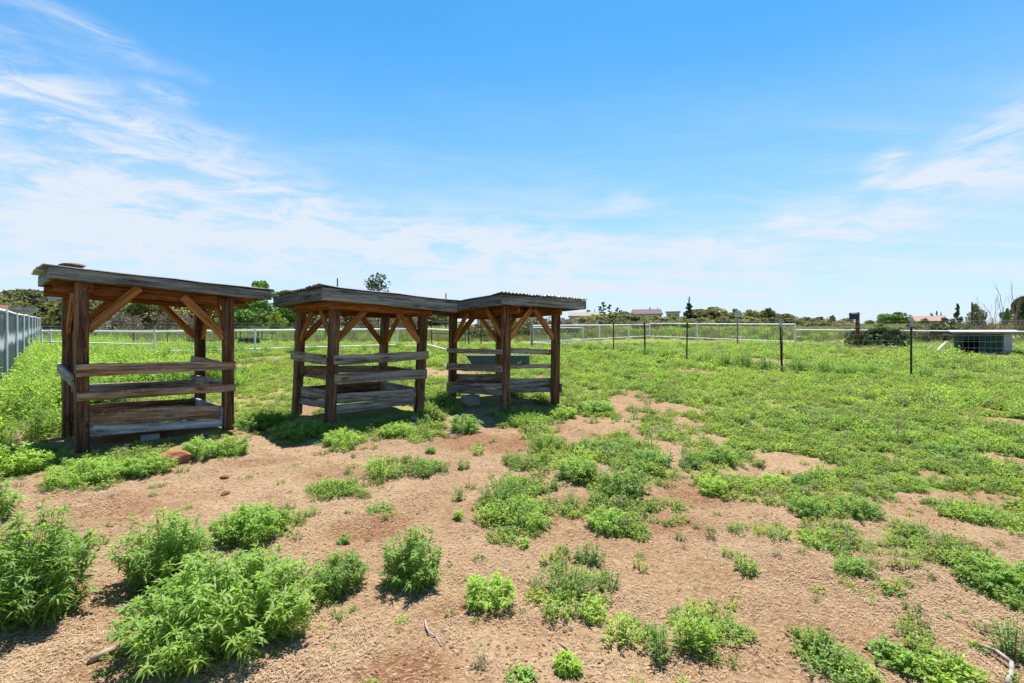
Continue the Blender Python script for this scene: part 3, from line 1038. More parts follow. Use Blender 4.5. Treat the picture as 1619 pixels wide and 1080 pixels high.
# white pipe fence across the back, left part
def left_white_fence():
    P0, P1, P2, P3 = (-20.6, 21.6), (-16.3, 22.5), (-12.6, 24.2), (-6.6, 28.4)
    root = fence_root('pipe_fence', 'white pipe rail fence with wire netting behind the stone topped shelter', P0)
    ext = (-34.5, 37.0)
    for p in (P0, P1, P2, P3, (-20.3, 21.7)):
        add_post(root, p[0], p[1], 1.24, .04, 'white_pipe')
    for a, b in ((P0, P1), (P1, P2), (P2, P3)):
        add_rail(root, a, b, 1.14, 1.14, .042, 'white_pipe')
        add_rail(root, a, b, .24, .24, .034, 'white_pipe')
        add_mesh(root, a, b, .02, 1.50, .10, .148, .0028, 'galv_wire')
    add_rail(root, P0, P1, .68, .56, .030, 'white_pipe')
    # gate leaf swung towards the yard
    g = thing('pipe_gate', 'white pipe gate leaf swung open between the middle and far shelters', 'gate', (-5.0, 28.2, T(-5, 28.2)), 0)
    a, b = (-5.0, 28.2), (-2.95, 23.4)
    add_post(g, a[0], a[1], 1.3, .04, 'white_pipe')
    add_rail(g, a, b, 1.15, 1.20, .032, 'white_pipe')
    add_rail(g, a, b, .30, .24, .030, 'white_pipe')
    add_post(g, b[0], b[1], 1.22, .03, 'black_steel', name='stile')
    add_rail(root, P3, a, 1.14, 1.14, .03, 'white_pipe')
    add_rail(root, P3, a, .18, .2, .028, 'white_pipe')


left_white_fence()

# dark T-post wire fence beyond it
def far_wire_fence():
    a, b = (-37.0, 36.5), (-9.2, 34.0)
    root = fence_root('wire_fence', 'thin wire fence on dark steel posts beyond the white pipe fence', a)
    for x in (150, 178.6, 210.4, 265, 318, 347, 430, 465.5, 514, 598.7):
        # where the sight line to that post meets the fence line
        k = (x - 809.5) / 780.0
        t = (k * a[1] - a[0]) / ((b[0] - a[0]) - k * (b[1] - a[1]))
        q = seg_point(a, b, t)
        add_post(root, q[0], q[1], 1.5, .028, 'black_steel', n=5)
    add_mesh(root, a, b, .1, 1.48, .3, .23, .0035, 'dark_wire')


far_wire_fence()


def low_rail_fence():
    a, b = (-75, 92), (-24, 88)
    root = fence_root('rail_fence', 'low dark rail fence in the distance in front of the junipers', a)
    n = 18
    for i in range(n + 1):
        q = seg_point(a, b, i / n)
        add_post(root, q[0], q[1], 1.15, .06, 'black_steel', n=5)
    for h in (.5, 1.05):
        add_rail(root, a, b, h, h, .05, 'black_steel', n=5)


low_rail_fence()


# dark steel gate frame
def dark_gate():
    root = thing('gate_frame', 'dark steel gate frame standing open beyond the shelters', 'gate', (-5.05, 31.0, T(-5, 31)), 0)
    A, B = (-5.05, 31.0), (-2.72, 31.0)
    add_post(root, *A, 1.55, .035, 'black_steel', name='stile')
    add_post(root, *B, 1.55, .045, 'black_steel', name='stile')
    add_post(root, B[0] - .22, B[1] + .02, 1.52, .025, 'black_steel', name='stile')
    add_rail(root, A, B, 1.52, 1.52, .035, 'black_steel')
    add_rail(root, A, B, .82, .82, .028, 'black_steel')
    add_rail(root, A, B, .12, .12, .028, 'black_steel')
    p = fence_root('fence_post', 'single dark post standing beside the dark gate frame', (-1.95, 31.2), cat='post')
    add_post(p, -1.95, 31.2, 1.55, .04, 'black_steel', name='shaft')
    add_post(p, -1.95, 31.2, 1.58, .05, 'black_steel', name='cap') if False else None


dark_gate()


# white framed mesh gate and the white pipe fence on the right
def right_white_fence():
    C0, C1, C2 = (1.2, 30.4), (12.45, 44.6), (18.6, 32.4)
    g = thing('mesh_gate', 'white framed wire mesh gate half hidden by the far shelter post', 'gate', (1.25, 29.9, T(1.25, 29.9)), 0)
    A, B = (1.25, 29.9), (4.17, 28.9)
    add_post(g, 1.2, 29.8, 1.40, .04, 'black_steel', name='hinge_post')
    for q in (A, B):
        o = g.location
        mb = MB()
        mb.tube(Vector((q[0], q[1], T(*q) + .28)) - o, Vector((q[0], q[1], T(*q) + 1.2)) - o, .028)
        mb.obj('stile', M['white_pipe'], g)
    add_rail(g, A, B, 1.2, 1.2, .028, 'white_pipe')
    add_rail(g, A, B, .28, .22, .028, 'white_pipe')
    add_mesh(g, A, B, .28, 1.18, .15, .11, .005, 'galv_wire')
    root = fence_root('pipe_fence', 'white two rail pipe fence turning a corner in front of the tree line', C0)

    def run(a, b, posts, h_top, h_low, mesh=True):
        for q in posts:
            add_post(root, q[0], q[1], h_top + .06, .045, 'white_pipe')
        add_rail(root, a, b, h_top, h_top, .038, 'white_pipe')
        add_rail(root, a, b, h_low, h_low, .032, 'white_pipe')
        if mesh:
            add_mesh(root, a, b, .05, h_top, .15, .16, .0022, 'galv_wire')
    run(C0, C1, [C0, seg_point(C0, C1, .10), seg_point(C0, C1, .48), seg_point(C0, C1, .76), C1], 1.32, .30)
    run(C1, C2, [seg_point(C1, C2, .40), C2], 1.42, .28)
    r2 = fence_root('pipe_fence', 'lower white pipe fence passing behind the teal coop', C2)
    D = (27.5, 25.8)
    n = 2
    for i in range(1, n + 1):
        q = seg_point(C2, D, i / n)
        add_post(r2, q[0], q[1], 1.12, .04, 'white_pipe')
    add_rail(r2, C2, D, 1.06, 1.06, .036, 'white_pipe')
    add_rail(r2, C2, D, .14, .14, .034, 'grey_steel')
    add_mesh(r2, C2, D, .05, 1.05, .15, .17, .0016, 'galv_wire')


right_white_fence()


# black T-post fence with woven wire
def t_post_fence():
    P = [(1.3, 30.6), (5.2, 25.2), (6.05, 22.4), (7.05, 19.9), (8.54, 15.6), (11.33, 14.0), (14.2, 12.3), (17.2, 10.6)]
    root = fence_root('wire_fence', 'woven wire fence on black steel posts crossing the green field', P[0])
    for i, q in enumerate(P[1:]):
        o = root.location
        mb = MB()
        z = T(*q)
        h = 1.70 if i > 2 else 1.55
        x, y = q[0] - o.x, q[1] - o.y
        z -= o.z
        ln = random.uniform(-.06, .06)
        # T section
        mb.add([(x - .028, y, z - .2), (x + .028, y, z - .2), (x + .028, y + .008, z - .2), (x - .028, y + .008, z - .2),
                (x - .028 + ln, y, z + h - .22), (x + .028 + ln, y, z + h - .22), (x + .028 + ln, y + .008, z + h - .22), (x - .028 + ln, y + .008, z + h - .22)],
               [(0, 3, 2, 1), (4, 5, 6, 7), (0, 1, 5, 4), (1, 2, 6, 5), (2, 3, 7, 6), (3, 0, 4, 7)])
        mb.box(x - .006, x + .006, y - .03, y - .001, z - .2, z + h - .25)
        for k in range(14):
            mb.box(x - .014, x + .014, y - .036, y - .0305, z + .15 + k * .09, z + .17 + k * .09)
        po = mb.obj('post', M['black_steel'], root)
        cp = MB()
        cp.box(x - .03 + ln, x + .03 + ln, y - .034, y + .012, z + h - .2495, z + h)
        cp.obj('tip', M['grey_steel'], po) if i > 2 else cp.obj('tip', M['black_steel'], po)
    for i in range(len(P) - 1):
        add_mesh(root, P[i], P[i + 1], .04, 1.22 if i > 2 else 1.25, .10 if i < 3 else .11, .17, .0019, 'galv_wire')
        for h in (1.45, 1.62):
            add_rail(root, P[i], P[i + 1], h, h, .003, 'galv_wire', 'strand', n=3)


t_post_fence()

# ------------------------------------------------------------------ coop, boards, posts on the right
def coop():
    cx, yf = 22.95, 24.0
    z = T(cx, yf)
    root = thing('coop', 'chipped teal wooden coop with flat pale roof and a dark doorway', 'coop', (cx, yf, z), R(-38))
    w = .99
    n = 8
    for k in range(n):                      # horizontal wall boards
        h0 = .02 + k * .128
        y = -.004 * (k % 2)
        for s, (xa, xb) in enumerate(((-w, -w + .22), (-w + .85, w - .30))):
            if h0 > .70 and s == 0:
                mb = MB()
                mb.box(-w, w - .30, y, y + .02, h0, h0 + .122)
                mb.obj('board', M['coop_teal'], root)
                continue
            if h0 > .70:
                continue
            mb = MB()
            mb.box(xa, xb, y, y + .02, h0, h0 + .122)
            mb.obj('board', M['coop_teal'], root)
    mb = MB()                               # side and back walls, floor
    mb.box(-w, -w + .02, .022, 1.5, .02, 1.03)
    mb.box(w - .02, w, .022, 1.5, .02, 1.03)
    mb.box(-w + .022, w - .022, 1.48, 1.5, .02, 1.03)
    mb.box(-w + .022, w - .022, .024, 1.478, .0, .03)
    mb.obj('wall', M['coop_teal'], root)
    mb = MB()
    mb.box(w - .298, w, -.012, .02, .0, 1.04)
    mb.obj('corner_panel', M['grey_wall'], root)
    mb = MB()
    mb.box(-w + .20, -w + .25, -.03, -.006, .0, .76)
    mb.box(-w + .82, -w + .87, -.03, -.006, .0, .76)
    mb.box(-w + .2502, -w + .8198, -.03, -.006, .70, .76)
    mb.obj('door_frame', M['coop_teal'], root)
    mb = MB()
    mb.add([(-w - .22, -.22, 1.07), (w + .26, -.22, 1.04), (w + .26, 1.62, 1.14), (-w - .22, 1.62, 1.17), (-w - .22, -.22, 1.12), (w + .26, -.22, 1.09), (w + .26, 1.62, 1.19), (-w - .22, 1.62, 1.22)],
           [(0, 3, 2, 1), (4, 5, 6, 7), (0, 1, 5, 4), (1, 2, 6, 5), (2, 3, 7, 6), (3, 0, 4, 7)])
    mb.obj('roof', M['white_wall'], root)
    mb = MB()
    mb.box(-w - .16, w + .2, -.14, -.10, .97, 1.045)
    mb.obj('eave_board', M['fascia'], root)


coop()
def loose_board(label, a, b, za, zb, w, t, mat):
    root = thing('board', label, 'board', (a[0], a[1], T(*a)), 0)
    timber('timber', (a[0], a[1], T(*a) + za), (b[0], b[1], T(*b) + zb), w, t, M[mat], root)
    return root


loose_board('long grey board leaning against the end of the teal coop', (20.7, 24.2), (21.6, 24.5), .03, .62, .14, .035, 'pale')
loose_board('short grey board leaning beside the longer one at the coop', (20.5, 24.6), (21.2, 24.9), .03, .40, .12, .035, 'grey')
loose_board('weathered plank lying flat on the weeds left of the coop', (18.2, 25.4), (19.9, 25.6), .32, .30, .30, .04, 'pale')
loose_board('second weathered plank lying flat beside the rusty tin', (17.6, 26.0), (19.0, 26.2), .30, .28, .25, .04, 'grey')
def rusty_sheet(label, x, y, rz, w, d, tilt):
    N = 24
    V, Fc = [], []
    for j in range(N + 1):
        for k in (0, 1):
            V.append((w * (j / N - .5), d * (k - .5), .02 * math.sin(j * 1.5)))
    m0 = len(V)
    V += [(a, b, c - .004) for a, b, c in V]
    for j in range(N):
        q = 2 * j
        Fc.append((q, q + 2, q + 3, q + 1))
        Fc.append((m0 + q, m0 + q + 1, m0 + q + 3, m0 + q + 2))
    me = bpy.data.meshes.new('tin_sheet')
    me.from_pydata(V, [], Fc)
    o = link('tin_sheet', me, M['rust'])
    o.location = (x, y, T(x, y) + .12)
    o.rotation_euler = (R(tilt), R(4), rz)
    return tag(o, label, 'tin sheet')


M['rust'] = plain('rusty_tin', (.26, .085, .035), .8, .4, 5.0, .2, .1, (.42, .25, .17), .5)
rusty_sheet('rusty corrugated tin sheet lying on the weeds, propped higher', 18.3, 24.7, .2, 1.1, .7, 9)
rusty_sheet('rusty corrugated tin sheet lying flat and partly overgrown', 17.5, 24.3, -.3, .9, .6, 6)


def box_post():
    x, y = 19.9, 28.4
    root = thing('signal_post', 'dark timber post with a small dark box on its top beside the bushes', 'post', (x, y, T(x, y)), 0)
    timber('shaft', (x, y, T(x, y) - .2), (x, y, T(x, y) + 2.12), .15, .15, M['post'], root, up=(1, 0, 0))
    mb = MB()
    mb.box(-.40, -.08, -.14, .14, 1.72, 2.02)
    mb.add([(-.44, -.17, 2.022), (-.06, -.17, 2.022), (-.06, .17, 2.022), (-.44, .17, 2.022), (-.44, 0, 2.10), (-.06, 0, 2.10)], [(0, 1, 5, 4), (2, 3, 4, 5), (0, 4, 3), (1, 2, 5), (0, 3, 2, 1)])
    mb.obj('box', M['roof_dark'], root)


box_post()


def lamp_post():
    x, y = 14.95, 32.7
    root = thing('lamp_post', 'grey post with a pale lantern head behind the woven wire fence', 'post', (x, y, T(x, y)), 0)
    mb = MB()
    mb.tube((0, 0, -.2), (0, 0, 1.86), .06, .05)
    mb.obj('shaft', M['grey_rock'], root)
    mb = MB()
    mb.box(-.13, .13, -.13, .13, 1.86, 2.16)
    mb.obj('lantern', M['white_wall'], root)
    mb = MB()
    mb.add([(-.2, -.2, 2.162), (.2, -.2, 2.162), (.2, .2, 2.162), (-.2, .2, 2.162), (0, 0, 2.32)], [(0, 1, 4), (1, 2, 4), (2, 3, 4), (3, 0, 4), (0, 3, 2, 1)])
    mb.obj('cap', M['roof_dark'], root)


lamp_post()


def trailer():
    x, y = -17.6, 33.0
    z = T(x, y)
    root = thing('flat_trailer', 'small dark flatbed trailer parked behind the white pipe fence', 'trailer', (x, y, z), R(8))
    mb = MB()
    mb.box(-.75, .75, -.4, .4, .42, .50)
    mb.obj('bed', M['black_steel'], root)
    for s in (-1, 1):
        for xx in (-.3, .35):
            w = MB()
            w.tube((xx, s * .46 - .06, .22), (xx, s * .46 + .06, .22), .22, n=14)
            w.obj('wheel', M['roof_dark'], root)
    mb = MB()
    for sx in (-.7, .68):
        mb.box(sx, sx + .05, -.38, -.33, .5, 1.05)
        mb.box(sx, sx + .05, .33, .38, .5, 1.05)
    mb.obj('stake', M['black_steel'], root)
    mb = MB()
    mb.tube((.75, 0, .44), (1.35, 0, .36), .035)
    mb.obj('drawbar', M['black_steel'], root)


trailer()

# ------------------------------------------------------------------ houses, sheds, poles far away
def ground_pt(x, y):
    return (x, y, T(x, y))


def gable_house(name, label, cat, X, Y, w, d, hw, hr, wall, roof, rz=0, hip=.0, windows=4, chimney=True, drop=0.0):
    root = thing(name, label, cat, (X, Y, T(X, Y) - drop), rz)
    mb = MB()
    mb.box(-w / 2, w / 2, -d / 2, d / 2, 0, hw)
    wo = mb.obj('wall', M[wall], root)
    ov = .5
    e = hip * w / 2
    mb = MB()
    a, b = w / 2 + ov, d / 2 + ov
    mb.add([(-a, -b, hw + .002), (a, -b, hw + .002), (a, b, hw + .002), (-a, b, hw + .002), (-a + e, 0, hw + hr), (a - e, 0, hw + hr), (-a, -b, hw - .16), (a, -b, hw - .16), (a, b, hw - .16), (-a, b, hw - .16)],
           [(0, 1, 5, 4), (2, 3, 4, 5), (1, 2, 5), (3, 0, 4), (0, 6, 7, 1), (1, 7, 8, 2), (2, 8, 9, 3), (3, 9, 6, 0)])
    ro = mb.obj('roof', M[roof], root)
    if chimney:
        mb = MB()
        mb.box(w * .1, w * .1 + .5, -.25, .25, hw + hr * .6, hw + hr + .9)
        mb.obj('chimney', M[wall], ro)
        mb = MB()
        mb.tube((w * .38, -.2, hw + hr * .5), (w * .38, -.2, hw + hr + 1.1), .10, n=6)
        mb.obj('vent_pipe', M['black_steel'], ro)
    for k in range(windows):
        xx = -w / 2 + w * (k + .5) / windows
        f = MB()
        f.box(xx - .55, xx + .55, -d / 2 - .06, -d / 2 - .002, hw * .38, hw * .80)
        fo = f.obj('window', M['white_wall'], root)
        g_ = MB()
        g_.box(xx - .45, xx + .45, -d / 2 - .075, -d / 2 - .062, hw * .42, hw * .76)
        g_.obj('pane', M['glass'], fo)
    return root


def flat_house(name, label, cat, X, Y, w, d, h, wall, roof, rz=0, windows=3, drop=0.0):
    root = thing(name, label, cat, (X, Y, T(X, Y) - drop), rz)
    mb = MB()
    mb.box(-w / 2, w / 2, -d / 2, d / 2, 0, h)
    mb.obj('wall', M[wall], root)
    mb = MB()
    mb.box(-w / 2 - .4, w / 2 + .4, -d / 2 - .4, d / 2 + .4, h + .002, h + .32)
    mb.obj('roof', M[roof], root)
    for k in range(windows):
        xx = -w / 2 + w * (k + .5) / windows
        f = MB()
        f.box(xx - .5, xx + .5, -d / 2 - .06, -d / 2 - .002, h * .40, h * .78)
        fo = f.obj('window', M['white_wall'], root)
        g_ = MB()
        g_.box(xx - .4, xx + .4, -d / 2 - .075, -d / 2 - .062, h * .44, h * .74)
        g_.obj('pane', M['glass'], fo)
    return root


def far(x, y, Z):
    """a point seen in direction (x, y) of the survey photograph, Z metres ahead"""
    return ((x - 809.5) * Z / 780.0, Z, 1.6 + (540 - y) * Z / 780.0)


def house_at(fn, x0, x1, ytop, Z, d, name, label, cat, hw, hr, wall, roof, **kw):
    X = ((x0 + x1) / 2 - 809.5) * Z / 780.0
    a = math.atan2(-X, Z)
    w = (x1 - x0) * Z / 780.0 * math.cos(a)
    kw['rz'] = a
    zt = 1.6 + (540 - ytop) * Z / 780.0
    X, Y = X - math.sin(a) * d / 2, Z + math.cos(a) * d / 2
    drop = T(X, Y) - (zt - hw - hr)
    if fn is gable_house:
        return fn(name, label, cat, X, Y, w - 1, d, hw, hr, wall, roof, drop=drop, **kw)
    return fn(name, label, cat, X, Y, w - .8, d, hw, wall, roof, drop=drop, **kw)


house_at(gable_house, 996, 1048, 488, 225, 9, 'house', 'far house with a broad mauve metal roof above the tree line', 'house', 3.4, 2.4, 'stucco', 'roof_mauve', hip=.12)
house_at(flat_house, 1052, 1076, 493.5, 215, 7, 'outbuilding', 'low pale flat roofed outbuilding beside the mauve roofed house', 'building', 3.6, 0.0, 'stucco', 'roof_tan', windows=2)
house_at(gable_house, 898, 948, 492, 190, 10, 'house', 'far tan house with pale roof just past the end of the blue sheeted shelter', 'house', 2.6, 1.8, 'stucco', 'roof_tan')
house_at(gable_house, 1440, 1496, 498.5, 240, 10, 'house', 'far house with pink roof and brick end beyond the fences', 'house', 2.8, 2.8, 'brick', 'roof_pink')
house_at(flat_house, 692, 720, 495, 120, 6, 'shed', 'grey shed seen between the middle shelter and the far one', 'shed', 2.6, 0, 'grey_wall', 'roof_dark', windows=2)
house_at(flat_house, 36, 108, 462.5, 110, 9, 'house', 'grey flat roofed house standing behind junipers at the top of the slope', 'house', 5.2, 0, 'grey_wall', 'roof_dark', windows=3)
house_at(flat_house, 12, 61, 490.5, 52, 4, 'shed', 'low pale metal shed behind the slate privacy fence', 'shed', 2.0, 0, 'white_wall', 'tin', windows=1)
house_at(gable_house, -40, 14, 480, 48, 4, 'barn', 'red roofed barn peeking over the slate privacy fence', 'barn', 1.9, 1.4, 'white_wall', 'roof_red', chimney=False, windows=2)
house_at(flat_house, 752, 800, 503, 150, 8, 'shed', 'pale low building behind the brush seen under the blue sheeted roof', 'shed', 2.4, 0, 'white_wall', 'roof_tan', windows=2)


def pole(label, x, ytop, Z, r=.11, arm=False):
    X, Y, zt = far(x, ytop, Z)
    root = thing('utility_pole', label, 'pole', (X, Y, T(X, Y)), 0)
    h = zt - T(X, Y)
    mb = MB()
    mb.tube((0, 0, -.3), (0, 0, h), r * 1.2, r * .8, n=7)
    mb.obj('shaft', M['trunk'], root)
    if arm:
        mb = MB()
        mb.box(-.5, .5, -.06, .06, h - .9, h - .75)
        mb.obj('crossarm', M['trunk'], root)
        mb = MB()
        mb.tube((-.25, -.25, h - 1.9), (-.25, -.25, h - 1.1), .2, n=8)
        mb.obj('transformer', M['grey_steel'], root)


pole('dark pole rising above the roof of the middle shelter', 533.5, 440, 70, .11)
pole('short dark pole above the gap between middle and far shelters', 705, 464, 90, .13)
pole('utility pole standing beside the dark conifer', 1090, 468.5, 150, .16, True)
pole('bare pole among the dead shrubs behind the coop', 1537, 478, 60, .1)

# ------------------------------------------------------------------ vegetation builders
def leaves_np(P, D, L, Wd, droop, rr, seg2=True):
    """lance shaped blades; P origins, D unit directions"""
    n = len(P)
    up = np.tile([0, 0, 1.0], (n, 1))
    side = np.cross(D, up)
    sl = np.linalg.norm(side, axis=1, keepdims=True)
    side = np.where(sl > 1e-4, side / np.maximum(sl, 1e-4), np.array([1.0, 0, 0]))
    tw = rr.uniform(-.7, .7, (n, 1))
    nrm = np.cross(side, D)
    side = side * np.cos(tw) + nrm * np.sin(tw)
    L = L[:, None]
    Wd = Wd[:, None]
    dz = np.zeros((n, 3))
    dz[:, 2] = 1
    a = P
    m = P + D * L * .45 - dz * (droop[:, None] * L * .10)
    t = P + D * L * .95 - dz * (droop[:, None] * L * .48)
    V = np.stack([a, m + side * Wd * .5, m - side * Wd * .5, t], 1).reshape(-1, 3)
    k = np.arange(n)[:, None] * 4
    Fc = np.concatenate([k + np.array([0, 2, 1]), k + np.array([1, 2, 3])], 0)
    var = np.repeat(rr.random(n), 4)
    return V, Fc, var


def stems_np(S, E, r):
    """three sided straight stems"""
    n = len(S)
    a = np.array([[1, 0, 0], [-.5, .87, 0], [-.5, -.87, 0]])
    lo = S[:, None, :] + a[None] * r
    hi = E[:, None, :] + a[None] * r * .5
    V = np.concatenate([lo, hi], 1).reshape(-1, 3)
    k = np.arange(n)[:, None] * 6
    Fc = np.concatenate([k + np.array([0, 1, 4, 3]), k + np.array([1, 2, 5, 4]), k + np.array([2, 0, 3, 5])], 0)
    return V, Fc


def bush_geo(w, h, nst, per, leaf, lw, seed, spread=.9, spire=None, droop=.6, tuft=True):
    """leafy weed: stems fanning out of a small foot, blades in whorls towards the tips"""
    rr = np.random.default_rng(seed)
    S, Ee, P, D, L, Wd, Dr = [], [], [], [], [], [], []
    for i in range(nst):
        a = rr.uniform(0, 2 * np.pi)
        q = np.sqrt(rr.random())
        rad = q * w / 2 * spread
        foot = np.array([np.cos(a), np.sin(a), 0]) * rad * rr.uniform(.35, .75)
        hh = h * (1 - .55 * q ** 2) * rr.uniform(.62, 1.05)
        tip = np.array([np.cos(a) * rad, np.sin(a) * rad, hh]) + rr.normal(0, .06, 3) * h
        if spire is not None and i < 3:
            foot = np.array([spire * w / 2, 0, 0]) + rr.normal(0, .02, 3) * w
            tip = foot + np.array([rr.normal(0, .03) * w, 0, h * (1.0 if i == 0 else .8)])
        foot[2] = -.02
        S.append(foot)
        Ee.append(tip)
        k = per if not (spire is not None and i < 3) else int(per * 1.1)
        t = rr.uniform(.06, 1.0, k) ** .75
        nt = max(3, k // 5) if tuft else 0
        if nt:
            t[:nt] = rr.uniform(.93, 1.0, nt)
        ang = rr.uniform(0, 2 * np.pi, k)
        el = rr.uniform(-.15, .85, k)
        if nt:
            el[:nt] = rr.uniform(.1, 1.0, nt)
        P.append(foot + (tip - foot) * t[:, None])
        D.append(np.stack([np.cos(ang) * np.cos(el), np.sin(ang) * np.cos(el), np.sin(el)], 1))
        sc = rr.uniform(.6, 1.15, k) * (1.05 - .35 * t)
        L.append(leaf * sc)
        Wd.append(leaf * lw * rr.uniform(.75, 1.2, k))
        Dr.append(rr.uniform(.2, 1.5, k) * droop)
    V, Fc, var = leaves_np(np.concatenate(P), np.concatenate(D), np.concatenate(L), np.concatenate(Wd), np.concatenate(Dr), rr)
    V[:, 2] = np.maximum(V[:, 2], .004)
    # young leaves towards the top are yellower
    var = np.clip(var * .55 + .5 * np.clip(V[:, 2] / max(h, 1e-3), 0, 1), 0, 1)
    SV, SF = stems_np(np.array(S), np.array(Ee), max(.0018, .0042 * h))
    return V, Fc, var, SV, SF


def weed_single(name, geo):
    """one mesh: blades and stems"""
    V, Fc, var, SV, SF = geo
    n = len(V)
    me = mesh_np(name, np.concatenate([V, SV]), [Fc, SF + n], np.concatenate([np.zeros(len(Fc)), np.ones(len(SF))]), var=np.concatenate([var, np.zeros(len(SV))]))
    return me


def weed_parts(root, geo, mat):
    V, Fc, var, SV, SF = geo
    f = link('foliage', mesh_np('foliage', V, Fc, var=var), mat, root)
    f['kind'] = 'stuff'
    s = link('stem', mesh_np('stem', SV, SF), M['stem'], root)
    s['kind'] = 'stuff'


